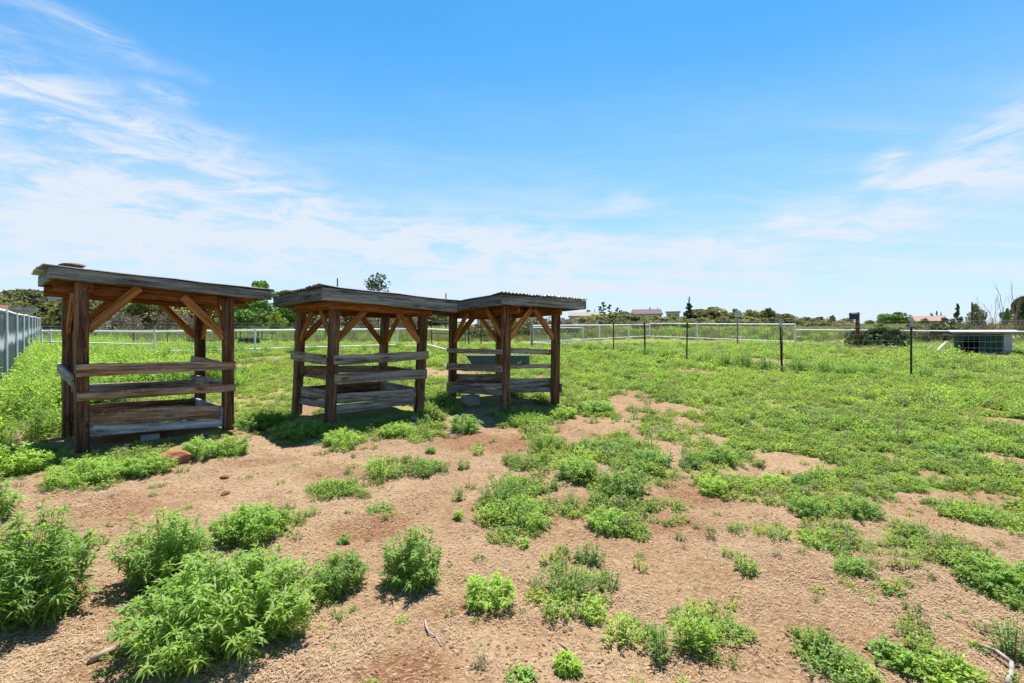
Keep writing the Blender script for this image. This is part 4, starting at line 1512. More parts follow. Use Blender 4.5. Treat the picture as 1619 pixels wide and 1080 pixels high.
WEEDS = [
    (-2.66, 2.68, 0.71, 0.69, 'bush', 'tall dense leafy weed at the left edge of the bare dirt, in full sun'),
    (-1.46, 2.52, 0.99, 0.39, 'bush', 'largest weed bush, broad and drooping, with long narrow leaves'),
    (-2.16, 3.06, 0.56, 0.43, 'spire', 'upright weed with one tall bare stem rising behind the largest bush'),
    (-1.03, 2.96, 0.38, 0.2, 'bush', 'rounded leafy weed touching the right side of the largest bush'),
    (-0.61, 3.03, 0.43, 0.33, 'spire', 'pointed leafy weed on bare dirt with a narrow raised tip on its right side'),
    (-0.13, 2.8, 0.33, 0.16, 'bush', 'lone bushy weed on bare straw right of the pointed weed'),
    (-1.96, 3.68, 0.54, 0.33, 'spire', 'low spreading weed with a thin sprig on top, behind the largest bush'),
    (-1.75, 3.95, 0.25, 0.14, 'low', 'small flat weed tuft beside the weed with the thin sprig'),
    (0.32, 2.95, 0.36, 0.18, 'low', 'thick weed clump at the left end of the winding weed strip'),
    (0.53, 3.33, 0.26, 0.12, 'low', 'rounded weed clump at the top of the winding weed strip'),
    (0.39, 2.71, 0.31, 0.12, 'low', 'dark green weed clump in the bend of the winding weed strip'),
    (0.55, 2.48, 0.24, 0.12, 'low', 'broad leafy weed clump in the lower run of the winding weed strip'),
    (0.7, 2.34, 0.19, 0.16, 'low', 'grey green weed clump at the low right end of the winding weed strip'),
    (0.89, 2.41, 0.22, 0.19, 'grassy', 'patch of thin upright green blades right of the winding weed strip'),
    (1.11, 2.51, 0.24, 0.07, 'low', 'flat broad leaved weed right of the thin upright blades'),
    (0.04, 2.19, 0.16, 0.04, 'low', 'pale weed cut by the bottom edge of the picture'),
    (0.25, 2.25, 0.13, 0.08, 'spire', 'small two headed weed near the bottom edge, one head dark'),
    (1.49, 2.42, 0.25, 0.12, 'low', 'leafy weed clump on bare soil, top of the lower right weed patch'),
    (1.48, 2.25, 0.36, 0.09, 'low', 'wide weed clump at the bottom edge, lower right weed patch'),
    (1.77, 2.31, 0.25, 0.09, 'broad', 'broad leaved weed spreading beside the lower right weed patch'),
    (1.96, 2.23, 0.31, 0.08, 'broad', 'broad leaved weed next to the bent grey stick'),
    (2.43, 2.39, 0.23, 0.18, 'low', 'dense weed at the right edge just above the bent grey stick'),
    (2.98, 3.03, 0.47, 0.15, 'bush', 'dense dark weed clump at the right edge of the bare soil'),
    (2.22, 2.92, 0.17, 0.04, 'low', 'small lone weed tuft on bare soil left of the right edge clump'),
    (-0.08, 4.49, 0.54, 0.22, 'low', 'weed clump forming the upper left of the patch in the middle of the dirt'),
    (0.03, 4.09, 0.6, 0.16, 'low', 'weed clump forming the broad middle of the patch in the middle of the dirt'),
    (0.19, 3.87, 0.21, 0.15, 'low', 'short weed clump on the right of the patch in the middle of the dirt'),
    (0.52, 4.35, 0.2, 0.16, 'low', 'round lone weed tuft on dark reddish dirt'),
    (0.42, 4.82, 0.14, 0.12, 'low', 'tiny weed tuft beside the thin stick'),
    (0.68, 5.14, 0.47, 0.3, 'bush', 'tall weed clump on the left shoulder of the large central weed mass'),
    (1.17, 6.09, 0.52, 0.24, 'bush', 'weed clump at the top of the large central weed mass'),
    (1.06, 4.63, 0.52, 0.36, 'bush', 'tall thick weed in the heart of the large central weed mass'),
    (0.76, 3.92, 0.41, 0.18, 'bush', 'weed clump at the lower end of the large central weed mass'),
    (1.54, 5.54, 0.51, 0.24, 'bush', 'leafy weed on the right shoulder of the large central weed mass'),
    (0.15, 5.52, 0.47, 0.15, 'low', 'flat yellow green weed patch alone between sheds and central weed mass'),
    (0.41, 6.31, 0.55, 0.24, 'low', 'flat weed strip on dirt in front of the blue sheeted shelter'),
    (-0.91, 5.31, 0.55, 0.14, 'low', 'flat oval weed on the dirt, twin on the right'),
    (-1.38, 5.18, 0.47, 0.23, 'low', 'flat oval weed on the dirt, twin on the left'),
    (-1.69, 4.64, 0.55, 0.15, 'low', 'spreading flat weed left of the small paired tufts'),
    (-1.12, 4.21, 0.3, 0.09, 'low', 'small weed tuft below the twin flat weeds'),
    (-0.53, 5.45, 0.18, 0.14, 'low', 'two small weed knots close together on dirt'),
    (-0.42, 5.99, 0.2, 0.13, 'low', 'small weed tuft near the front of the blue sheeted shelter'),
    (-1.0, 6.08, 0.21, 0.09, 'low', 'tiny pale weed tuft on dirt below the middle shelter'),
    (-0.48, 4.45, 0.15, 0.12, 'low', 'pair of tiny weed sprouts left of the middle patch'),
    (-0.44, 4.05, 0.11, 0.08, 'low', 'tiny rounded weed sprout left of the middle patch, lower one'),
    (-1.23, 3.62, 0.13, 0.06, 'low', 'tiny weed tuft alone on pale straw'),
    (0.08, 3.6, 0.13, 0.07, 'low', 'tiny weed tuft alone below the middle patch'),
    (-1.18, 7.65, 0.33, 0.36, 'bush', 'dark shaded weed at the right corner post of the middle shelter'),
    (-0.71, 7.23, 0.54, 0.35, 'bush', 'sunlit weed between the middle shelter and the blue sheeted shelter'),
    (-1.62, 6.92, 0.51, 0.23, 'bush', 'sunlit weed in front of the right half of the middle shelter'),
    (-2.23, 6.53, 0.56, 0.25, 'bush', 'sunlit weed at the front corner post of the middle shelter'),
    (-2.96, 6.9, 0.83, 0.28, 'bush', 'weed in the shade at the left end of the middle shelter'),
    (0.22, 7.78, 0.88, 0.19, 'low', 'low sunlit weed row along the front of the blue sheeted shelter'),
    (0.86, 8.31, 0.51, 0.29, 'bush', 'weed at the right corner post of the blue sheeted shelter'),
    (1.51, 8.81, 0.66, 0.3, 'bush', 'weed pair standing right of the blue sheeted shelter'),
    (-4.28, 4.95, 0.72, 0.31, 'bush', 'sunlit long leaved weed in front of the left post of the stone topped shelter'),
    (-3.85, 5.23, 0.56, 0.27, 'bush', 'sunlit star leaved weed left of the red rock'),
    (-3.63, 5.74, 0.42, 0.33, 'bush', 'feathery dark weed in shade right of the red rock'),
    (-3.4, 5.96, 0.47, 0.34, 'bush', 'feathery weed half in sun at the right post of the stone topped shelter'),
    (-5.31, 5.18, 0.68, 0.47, 'bush', 'tall weed in deep shade left of the stone topped shelter'),
    (-4.17, 3.91, 0.38, 0.63, 'spire', 'sunlit tall weed cut by the left edge above the dense weed'),
    (-3.74, 7.4, 0.78, 0.37, 'bush', 'bright leafy weed between the stone topped and middle shelters'),
    (2.38, 5.57, 0.47, 0.22, 'bush', 'large round weed bush right of the central weed mass'),
    (1.98, 5.45, 0.29, 0.21, 'bush', 'smaller round weed touching the large round weed bush'),
    (1.88, 4.64, 0.3, 0.25, 'bush', 'bright weed in front of the large round weed bush'),
    (2.63, 4.92, 0.29, 0.14, 'bush', 'round weed on the edge of the bare patch right of the round bush'),
    (2.9, 4.9, 0.24, 0.16, 'bush', 'bright weed tuft one step right of the round weed'),
    (1.98, 3.66, 0.19, 0.11, 'low', 'small upright weed on bare soil left of the sparse green strip'),
    (1.5, 3.17, 0.19, 0.12, 'low', 'loose cluster of small sprouts on pale bare soil'),
    (5.31, 6.08, 0.62, 0.17, 'bush', 'dark weed hummock on the green field at right'),
    (3.71, 4.02, 0.41, 0.13, 'low', 'leafy weed clump on bare soil near the right edge'),
    (2.21, 3.57, 0.35, 0.11, 'low', 'sparse flat green strip on bare soil, left end'),
    (2.19, 3.15, 0.27, 0.08, 'low', 'sparse flat green strip on bare soil, lower end'),
    (2.51, 4.13, 0.39, 0.2, 'bush', 'leafy weed bordering the bare soil below the field'),
    (2.87, 4.08, 0.39, 0.2, 'bush', 'thick weed bordering the bare soil, right neighbour of the leafy one')]
GW = 'leafy green weeds growing on the yard dirt'
protos = {}
for i, (x, y, w, h, kind, label) in enumerate(WEEDS):
    seed = 100 + i
    mat = M['weed'] if (i * 7) % 3 or i < 7 else M['weed_cool']
    if i == 0:
        h *= .82
    big = w / y > .09
    leaf = min(.105, max(.036, .038 + .030 * w + .06 * h)) if kind in ('bush', 'spire') else .034
    if y > 3.4 and kind in ('bush', 'spire'):
        h *= .72
        w *= 1.1
    if y > 5:
        leaf *= 1.1
    area = w * w
    if kind == 'broad':
        leaf = .042
        geo = bush_geo(w, h, int(30 + 260 * area), 12, leaf, .45, seed, droop=.5)
    elif kind == 'grassy':
        geo = bush_geo(w, h, int(60 + 500 * area), 7, .07, .12, seed, droop=.25)
    elif kind == 'low':
        geo = bush_geo(w, h, int(16 + 330 * area), 15, leaf, .24, seed, droop=.5)
    elif kind == 'spire':
        geo = bush_geo(w, h, int(34 + 230 * area), 46, leaf, .13, seed, spire=(.25 if i % 2 else -.1), droop=.95)
    else:
        geo = bush_geo(w, h, int((34 + 230 * area) * (.6 if y > 3.4 else 1)), 46, leaf, .125, seed, droop=1.05)
    z = T(x, y)
    if i < 7 or kind == 'spire' or w > .6:
        root = thing('weed_clump', label, 'weed', (x, y, z), 0, GW)
        weed_parts(root, geo, mat)
    else:
        o = link('weed_clump', weed_single('weed_clump', geo), [mat, M['stem']])
        o.location = (x, y, z)
        tag(o, label, 'weed', GW)

# weeds that hug the fences: copies of a few, all alike
fence_weeds = []
fp = [weed_single('fence_weed', bush_geo(.9, .75, 60, 22, .11, .2, 900 + k, droop=.6)) for k in range(3)]
for m in fp:
    m.materials.append(M['weed_cool'])
    m.materials.append(M['stem'])
spots = [(5.0, 25.6, .8), (5.5, 23.9, .9), (6.1, 22.0, 1.0), (6.6, 21.0, .9), (7.3, 18.8, 1.1), (7.7, 17.9, 1.0), (8.0, 17.1, 1.1), (8.4, 16.3, 1.0), (9.0, 15.5, .95), (9.6, 15.1, 1.0), (10.1, 14.8, .9),
         (10.6, 14.5, .8), (11.6, 13.9, .7), (12.3, 13.5, .6), (2.6, 28.6, .9), (3.6, 27.4, .9), (4.3, 26.4, 1.0)]
for k, (x, y, s) in enumerate(spots):
    o = link('fence_weed', fp[k % 3])
    o.location = (x, y, T(x, y))
    o.scale = (s * .9, s * .9, s * .85)
    o.rotation_euler = (0, 0, k * 1.3)
    tag(o, 'grey green weed at the woven wire fence, ' + ['at its first black post', 'between its first and second black posts', 'at its second black post', 'between its second and third black posts', 'at its third black post', 'first past the third black post', 'second past the third black post', 'just before the fourth black post',
        'just past the fourth black post', 'second past the fourth black post', 'third past the fourth black post', 'fourth past the fourth black post', 'just past the fifth black post', 'second past the fifth black post', 'close to the mesh gate', 'midway from mesh gate to first post', 'just before the first black post'][k], 'weed', 'weeds along the foot of the woven wire fence')
spots = [(-17.9, 21.0, 1.0), (-16.9, 21.2, .9), (-15.4, 22.0, 1.1), (-14.6, 22.3, 1.0), (-13.9, 22.8, 1.2), (-12.9, 23.4, 1.0), (-11.9, 24.0, .9), (-10.9, 24.6, 1.1), (-10.2, 25.3, .9), (-9.1, 25.9, .8), (-8.0, 26.8, .7), (-6.2, 27.5, .9), (-3.5, 26.0, .8)]
for k, (x, y, s) in enumerate(spots):
    o = link('fence_weed', fp[(k + 1) % 3])
    o.location = (x, y, T(x, y))
    o.scale = (s, s, s * .8)
    o.rotation_euler = (0, 0, k * 1.7)
    tag(o, 'green weed growing along the foot of the white pipe fence', 'weed', 'weeds along the foot of the white pipe fence')

# tall weeds along the slate fence: one thicket nobody could count, and the ground cover
def cover_proto(name, w, h, nst, per, leaf, lw, seed, mat, droop=.5):
    me = weed_single(name, bush_geo(w, h, nst, per, leaf, lw, seed, droop=droop, tuft=True))
    me.materials.append(mat)
    me.materials.append(M['stem'])
    return me


def scatter(name, pts, meshes, label=None, scale=None, zscale=None, pick=None):
    """one stuff object: real clumps set by geometry nodes on the points"""
    n = len(pts)
    me = bpy.data.meshes.new(name)
    me.vertices.add(n)
    me.vertices.foreach_set('co', np.asarray(pts, np.float32).reshape(-1))
    sc = np.stack([scale, scale, scale * (zscale if zscale is not None else 1)], 1).astype(np.float32)
    a = me.attributes.new('sc', 'FLOAT_VECTOR', 'POINT')
    a.data.foreach_set('vector', sc.reshape(-1))
    rot = np.zeros((n, 3), np.float32)
    rot[:, 2] = rng.uniform(0, 6.28, n)
    rot[:, 0] = rng.normal(0, .08, n)
    a = me.attributes.new('rot', 'FLOAT_VECTOR', 'POINT')
    a.data.foreach_set('vector', rot.reshape(-1))
    a = me.attributes.new('pick', 'INT', 'POINT')
    a.data.foreach_set('value', (rng.integers(0, len(meshes), n) if pick is None else pick).astype(np.int32))
    o = link(name, me)
    coll = bpy.data.collections.new(name + '_kinds')
    for k, m in enumerate(meshes):
        coll.objects.link(bpy.data.objects.new('%s_kind_%02d' % (name, k), m))
    ng = bpy.data.node_groups.new(name + '_nodes', 'GeometryNodeTree')
    ng.interface.new_socket('Geometry', in_out='INPUT', socket_type='NodeSocketGeometry')
    ng.interface.new_socket('Geometry', in_out='OUTPUT', socket_type='NodeSocketGeometry')
    N = ng.nodes
    gi, go = N.new('NodeGroupInput'), N.new('NodeGroupOutput')
    ip = N.new('GeometryNodeInstanceOnPoints')
    ci = N.new('GeometryNodeCollectionInfo')
    ci.inputs['Collection'].default_value = coll
    ci.inputs['Separate Children'].default_value = True
    ci.inputs['Reset Children'].default_value = True
    ip.inputs['Pick Instance'].default_value = True

    def attr(nm, typ):
        q = N.new('GeometryNodeInputNamedAttribute')
        q.data_type = typ
        q.inputs['Name'].default_value = nm
        return q.outputs['Attribute']
    lk = ng.links.new
    lk(gi.outputs[0], ip.inputs['Points'])
    lk(ci.outputs[0], ip.inputs['Instance'])
    lk(attr('pick', 'INT'), ip.inputs['Instance Index'])
    lk(attr('rot', 'FLOAT_VECTOR'), ip.inputs['Rotation'])
    lk(attr('sc', 'FLOAT_VECTOR'), ip.inputs['Scale'])
    lk(ip.outputs[0], go.inputs[0])
    md = o.modifiers.new('scatter', 'NODES')
    md.node_group = ng
    return tag(o, label, kind='stuff')


def sample(y0, y1, dens, margin=1.6, wide=1.15):
    area = wide * (y1 * y1 - y0 * y0) + 2 * margin * (y1 - y0)
    n = int(area * dens)
    # density even on the ground
    yy = np.sqrt(rng.uniform(y0 * y0, y1 * y1, int(n * 1.15)))
    xx = rng.uniform(-1, 1, len(yy)) * (wide * yy + margin)
    return xx, yy


SHADES = [(np.array(s['c']['FL']), np.array(s['c']['FR']), np.array(s['c']['BL'])) for s in SHELTERS]


def under_shelter(x, y):
    m = np.zeros(len(x), bool)
    for f, r, b in SHADES:
        u, v = r - f, b - f
        du, dv = np.dot(u, u), np.dot(v, v)
        s = ((x - f[0]) * u[0] + (y - f[1]) * u[1]) / du
        t = ((x - f[0]) * v[0] + (y - f[1]) * v[1]) / dv
        m |= (s > -.05) & (s < 1.1) & (t > -.2) & (t < .9)
    return m


cov = [cover_proto('cover_clump', .20, .085, 20, 9, .034, .28, 500 + k, M['cover']) for k in range(4)]
cov += [cover_proto('cover_clump', .22, .12, 20, 11, .040, .22, 520 + k, M['weed']) for k in range(2)]
cov += [cover_proto('cover_clump', .15, .15, 13, 7, .065, .09, 540, M['dry_grass'], droop=.3)]
X, Y, S = [], [], []
for y0, y1, dens, s0, s1 in ((.5, 5.0, 190, .38, 1.05), (5.0, 9.0, 110, .5, 1.25), (9.0, 16.0, 46, .75, 1.6), (16.0, 34.0, 14, 1.1, 2.5)):
    x, y = sample(y0, y1, dens, 2.2)
    c = cover(x, y)
    keep = (rng.random(len(x)) < np.clip((c - .02) * 1.25, 0, 1)) & ~under_shelter(x, y)
    x, y, c = x[keep], y[keep], c[keep]
    X.append(x)
    Y.append(y)
    S.append(rng.uniform(s0, s1, len(x)) * (.65 + .45 * c) * (.55 + .95 * fbm(x, y, 2.2, 120)))
X, Y, S = map(np.concatenate, (X, Y, S))
Zs = height(X, Y) - .004
scatter('ground_cover', np.stack([X, Y, Zs], 1), cov, scale=S, zscale=rng.uniform(.7, 1.25, len(S)), pick=np.where(rng.random(len(S)) < .72, rng.integers(0, 4, len(S)), np.where(rng.random(len(S)) < .84, rng.integers(4, 6, len(S)), 6)))

# thicket of tall weeds left of the shelters along the slate fence
tw = [cover_proto('tall_weed_kind', .5, .5, 26, 20, .075, .2, 560 + k, M['weed']) for k in range(3)]
n = 1500
t = rng.uniform(0, 1, n)
off = np.abs(rng.normal(0, 1.0, n)) * 1.7 + .25
lx = -9.6 + t * (-21.0) + off * .72
ly = 9.0 + t * 22.5 + off * .68
ex, ey = rng.uniform(-9.2, -6.3, 420), rng.uniform(5.2, 12.0, 420)
lx, ly = np.concatenate([lx, ex]), np.concatenate([ly, ey])
k = fbm(lx, ly, 1.6, 70) > .40
lx, ly = lx[k], ly[k]
scatter('tall_weeds', np.stack([lx, ly, height(lx, ly)], 1), tw, scale=rng.uniform(.65, 1.3, len(lx)), zscale=rng.uniform(.85, 1.45, len(lx)))

# rank weeds on the land outside the slate fence
n = 5200
lx, ly = rng.uniform(-62, -9, n), rng.uniform(1, 44, n)
k = (lx < -9.6 - (ly - 9.0) * .924 - .6) & (fbm(lx, ly, 3.0, 75) > .36)
lx, ly = lx[k], ly[k]
scatter('outer_weeds', np.stack([lx, ly, height(lx, ly)], 1), cov[:6] + tw, scale=rng.uniform(.8, 1.5, len(lx)))

# tall dry grass and brush beyond the fences
def grass_proto(seed, mat, h=.9, w=.7):
    rr = np.random.default_rng(seed)
    n = 70
    P = np.zeros((n, 3))
    P[:, :2] = rr.normal(0, w * .28, (n, 2))
    a = rr.uniform(0, 6.28, n)
    el = rr.uniform(.95, 1.5, n)
    D = np.stack([np.cos(a) * np.cos(el), np.sin(a) * np.cos(el), np.sin(el)], 1)
    V, Fc, var = leaves_np(P, D, rr.uniform(.5, 1.1, n) * h, np.full(n, .035), rr.uniform(0, .6, n), rr)
    me = mesh_np('grass_kind', V, Fc, var=var)
    me.materials.append(mat)
    return me


gk = [grass_proto(600 + k, M['dry_grass']) for k in range(3)] + [grass_proto(610, M['weed_cool'])]
x, y = sample(33, 60, 1.6, 4)
side = np.where(x < 0, 36.5, 44.5 - np.abs(x - 12) * .75)
nn = fbm(x, y, 6, 80)
keep = (y > side) & ~((x > 20) & (y > 44) & (y < 53)) & (rng.random(len(x)) < smooth(.35, .6, nn) + .25)
x, y = x[keep], y[keep]
x2, y2 = sample(60, 150, .22, 8)
x, y = np.concatenate([x, x2]), np.concatenate([y, y2])
s = rng.uniform(.5, 1.2, len(x)) * np.clip(y / 50, .8, 2.4)
scatter('tall_grass', np.stack([x, y, height(x, y)], 1), gk, scale=s, zscale=np.clip(rng.uniform(.7, 1.1, len(x)) / np.clip(y / 50, 1, 1.8), .3, 1.2), pick=np.where(rng.random(len(x)) < .75, rng.integers(0, 3, len(x)), 3))

# ------------------------------------------------------------------ trees and shrubs
def crown_mesh(name, w, d, h, z0, nblob, nleaf, leaf, seed, shape='round', gap=.5, aspect=.7):
    """leaf sized faces spread through uneven clumps"""
    rr = np.random.default_rng(seed)
    B = []
    for i in range(nblob):
        t = rr.random()
        if shape == 'cone':
            k = (1 - t) ** .8
        elif shape == 'column':
            k = math.sin(math.pi * min(.97, t * .85 + .12)) ** .5
        else:
            k = 1.0 - .12 * (t < .15) if t < .45 else math.sqrt(max(.06, 1 - ((t - .45) / .58) ** 2))
        a = rr.uniform(0, 2 * math.pi)
        q = math.sqrt(rr.random()) * .72 * k
        rad = rr.uniform(.20, .38) * (k * .75 + .25)
        br = min(rad * w * .62, h * .36)
        B.append((math.cos(a) * q * w / 2, math.sin(a) * q * d / 2, z0 + br * aspect * .6 + max(0, h - z0 - 1.6 * br * aspect) * t, br))
    P = []
    for bx, by, bz, br in B:
        m = nleaf // nblob
        v = rr.normal(size=(m, 3))
        v /= np.linalg.norm(v, axis=1, keepdims=True)
        rad = br * (gap + (1 - gap) * rr.random(m) ** .4)
        v = v * rad[:, None]
        v[:, 2] *= aspect
        P.append(v + np.array([bx, by, bz]))
    P = np.concatenate(P)
    P[:, 2] = np.maximum(P[:, 2], z0 * .6)
    n = len(P)
    A = rr.normal(size=(n, 3))
    A /= np.linalg.norm(A, axis=1, keepdims=True)
    Bv = np.cross(A, rr.normal(size=(n, 3)))
    Bv /= np.linalg.norm(Bv, axis=1, keepdims=True)
    s = leaf * rr.uniform(.6, 1.4, (n, 1))
    V = np.stack([P - A * s, P + Bv * s * .55, P + A * s, P - Bv * s * .55], 1).reshape(-1, 3)
    k = np.arange(n)[:, None] * 4
    return mesh_np(name, V, k + np.array([0, 1, 2, 3]), var=np.repeat(rr.random(n), 4)), B


def trunk_obj(root, B, z0, r, mat='trunk', limbs=7):
    mb = MB()
    top = Vector((0, 0, max(b[2] for b in B) * .8))
    mb.path([Vector((0, 0, -.2)), Vector((r * .4, 0, z0 * .8 + .1)), top], [r, r * .75, r * .2], 7)
    for bx, by, bz, br in B[:limbs]:
        s = Vector((0, 0, min(bz * .6, top.z * .8)))
        e = Vector((bx, by, bz))
        m = (s + e) / 2 + Vector((0, 0, .05 * (e - s).length))
        mb.path([s, m, e], [r * .45, r * .3, r * .1], 5)
    return mb.obj('trunk', M[mat], root)


TP = {}


def tree_proto(key, mat, w, d, h, z0, nblob, nleaf, leaf, seed, shape='round', r=.12, gap=.5, aspect=.7):
    me, B = crown_mesh('crown', w, d, h, z0, nblob, nleaf, leaf, seed, shape, gap, aspect)
    me.materials.append(M[mat])
    root = thing('tree', '', '', (0, 0, 0))
    t = trunk_obj(root, B, z0, r)
    tm = t.data
    bpy.data.objects.remove(t)
    bpy.data.objects.remove(root)
    TP[key] = (me, tm, w, h)


for k in range(4):
    tree_proto('juniper%d' % k, 'juniper', 4.6, 4.6, 4.0, .1, 40, 4400, .15, 700 + k, r=.16, aspect=.85)
for k in range(2):
    tree_proto('hedge%d' % k, 'juniper', 5.6, 5.0, 4.0, .05, 40, 3200, .24, 710 + k, r=.16, aspect=.85)
tree_proto('decid0', 'decid', 5.0, 5.0, 6.0, .2, 34, 4200, .17, 720, r=.16, gap=.6)
tree_proto('decid1', 'decid', 5.0, 5.0, 4.4, .1, 34, 3800, .17, 721, r=.16, gap=.6)
tree_proto('yellow', 'yellow', 3.0, 3.0, 2.4, .2, 16, 1300, .13, 722, r=.06, gap=.6)
tree_proto('sparse', 'conifer', 4.4, 4.4, 6.5, 2.4, 30, 1150, .16, 723, r=.14, gap=.35)
tree_proto('poplar', 'decid', 1.6, 1.6, 8.0, .3, 26, 1600, .2, 724, 'column', r=.12)
tree_proto('conifer', 'conifer', 4.0, 4.0, 6.0, .2, 26, 2400, .17, 725, 'cone', r=.14)
tree_proto('roundgreen', 'decid', 6.0, 6.0, 4.0, .1, 26, 3000, .2, 726, r=.16, gap=.6)
tree_proto('sage0', 'sage', 2.2, 2.2, 1.7, .05, 16, 1500, .09, 727, r=.05)
tree_proto('sage1', 'sage', 2.4, 2.2, 1.5, .05, 18, 1500, .09, 728, r=.05)
tree_proto('dry0', 'pinkdry', 2.6, 2.4, 1.7, .05, 18, 1500, .075, 729, r=.05, gap=.3)
tree_proto('dark0', 'dark_bush', 1.9, 1.7, 1.2, .03, 30, 3200, .075, 730, r=.05)


def put_tree(key, X, Y, w, h, name, label, cat, group=None, rz=None):
    me, tm, w0, h0 = TP[key]
    root = thing(name, label, cat, (X, Y, T(X, Y)), random.uniform(0, 6.28) if rz is None else rz, group)
    c = link('crown', me, parent=root)
    t = link('trunk', tm, parent=root)
    root.scale = (w / w0, w / w0, h / h0)
    return root


def tree_px(key, x, ytop, wpx, Z, name, label, cat, group=None):
    X, Y, zt = far(x, ytop, Z)
    return put_tree(key, X, Y, wpx * Z / 780.0, zt - T(X, Y), name, label, cat, group)


G1 = 'junipers on the slope beyond the far wire fence'
L1 = 'olive green juniper in the row beyond the far wire fence'
JL = ['olive juniper directly behind the red barn roof', 'olive juniper in front of the grey flat roofed house', 'olive juniper at the pale metal shed', 'olive juniper showing beside the back post of the stone topped shelter',
      'broad olive juniper framed under the roof of the stone topped shelter, behind the long brace', 'olive juniper framed in the middle of the opening of the stone topped shelter', 'dark olive juniper framed under the rafters of the stone topped shelter', 'olive juniper behind the back brace of the stone topped shelter',
      'olive juniper behind the front brace of the stone topped shelter', 'olive juniper between the stone topped shelter and the tall bright green tree', 'olive juniper outermost on the slope, past the red barn', 'olive juniper behind the left braces of the middle shelter',
      'olive juniper framed under the roof of the middle shelter', 'olive juniper behind the right braces of the middle shelter', 'olive juniper between the roofs of the middle and last shelters']
for k, (x, yt, w, Z) in enumerate([(4, 468, 62, 70), (36, 454, 72, 74), (84, 474, 56, 78), (120, 464, 66, 72), (160, 460, 80, 76), (206, 468, 66, 80), (236, 456, 78, 72), (284, 470, 60, 84), (330, 472, 64, 80), (356, 480, 50, 90), (-40, 462, 80, 72), (500, 484, 60, 100), (560, 488, 60, 105), (645, 488, 60, 110), (688, 490, 40, 112)]):
    tree_px('juniper%d' % (k % 4), x, yt, w * 1.45, Z, 'juniper', JL[k], 'juniper', G1)
tree_px('decid0', 412, 443, 64, 86, 'tree', 'tall bright green tree rising above the gap between the first two shelters', 'tree')
tree_px('decid1', 386, 470, 84, 80, 'tree', 'lower green tree in front of the tall bright one', 'tree')
tree_px('decid1', 454, 474, 72, 92, 'tree', 'dark green tree behind the roof of the middle shelter', 'tree')
tree_px('yellow', 438, 491, 42, 72, 'bush', 'yellow green bush glowing in front of the dark trees between two shelters', 'bush')
tree_px('sparse', 598, 431, 50, 88, 'tree', 'sparse open crowned tree above the roof of the middle shelter', 'tree')
for k, (x, yt, w) in enumerate([(948, 481, 8), (954, 473.5, 10), (964, 478, 9), (976, 483.5, 8), (981, 488, 7), (931, 488, 9)]):
    tree_px('poplar', x, yt, w, 220, 'poplar', 'slim dark poplar by the far tan house, ' + ['just left of the tallest', 'tallest of them', 'second tallest, right of the tallest', 'right of the second tallest', 'last and lowest on the right', 'alone on the left'][k], 'poplar', 'slim poplars beside the far tan house')
G2 = 'bushy junipers in the tree line behind the white fence corner'
L2 = 'bushy olive juniper in the tree line behind the white fence corner'
HL = ['just right of the blue sheeted shelter roof', 'under the slim poplars', 'between the poplars and the mauve roof', 'in front of the left end of the mauve roof', 'in front of the middle of the mauve roof', 'in front of the flat roofed outbuilding', 'touching the dark conifer on its right',
      'highest in the row right of the dark conifer', 'left of the lantern post', 'right behind the lantern post head', 'first past the lantern post', 'second past the lantern post', 'narrow and upright past the lantern post', 'at the end of the row past the lantern post']
for k, (x, yt, w, Z) in enumerate([(940, 497, 40, 150), (962, 496, 40, 160), (984, 492, 40, 150), (1010, 500, 34, 150), (1038, 499, 40, 155), (1062, 501, 34, 150), (1108, 488, 44, 150), (1132, 485, 40, 155), (1148, 492, 30, 160), (1162, 488, 16, 150), (1186, 489, 24, 165), (1204, 492, 22, 165), (1216, 487, 18, 165), (1236, 496, 36, 170)]):
    tree_px(['hedge0', 'hedge1', 'juniper2', 'juniper3'][k % 4], x, yt, w * 1.75, Z, 'juniper', 'bushy olive juniper ' + HL[k], 'juniper', G2)
for k, (x, yt, w, Z) in enumerate([(948, 501, 44, 110), (985, 502, 50, 112), (1020, 504, 44, 110), (1052, 503, 50, 108), (1108, 501, 56, 110), (1146, 502, 50, 112), (1182, 500, 50, 110), (1216, 501, 52, 112), (1250, 503, 46, 110), (1290, 505, 50, 112), (1332, 506, 46, 110)]):
    tree_px(['hedge1', 'sage1', 'hedge0'][k % 3], x, yt, w, Z, 'shrub', 'low olive shrub in the belt between white fence and tree line', 'shrub', 'low shrubs between the white fence and the tree line')
tree_px('conifer', 1089, 478, 34, 148, 'conifer', 'dark pointed conifer next to the utility pole', 'conifer')
tree_px('yellow', 1085, 502, 27, 90, 'bush', 'yellow green bush in front of the dark pointed conifer', 'bush')
G3 = 'low trees on the far horizon beyond the timber post'
for k, (x, yt, w, Z) in enumerate([(1272, 501, 30, 185), (1296, 501, 34, 190), (1316, 498, 16, 180), (1336, 503, 34, 190), (1376, 506, 20, 200), (1462, 503, 16, 190), (1425, 505, 40, 200)]):
    tree_px('hedge%d' % (k % 2), x, yt, w, Z, 'tree', 'low dark tree on the far horizon near the timber post with the box', 'tree', G3)
tree_px('roundgreen', 1413, 493, 56, 170, 'tree', 'broad round green tree on the horizon left of the pink roofed house', 'tree')
for k, (x, yt, w) in enumerate([(1472, 494, 7), (1481, 491, 8), (1488, 493, 6)]):
    tree_px('conifer', x, yt, w, 268, 'conifer', 'small dark conifer peeking over the pink roof', 'conifer', 'small conifers behind the pink roofed house')
tree_px('roundgreen', 1591, 487, 18, 120, 'tree', 'small round green tree among the bare trunks', 'tree')
tree_px('conifer', 1514, 479, 18, 110, 'conifer', 'small dark tree left of the dead shrubs behind the coop', 'tree')
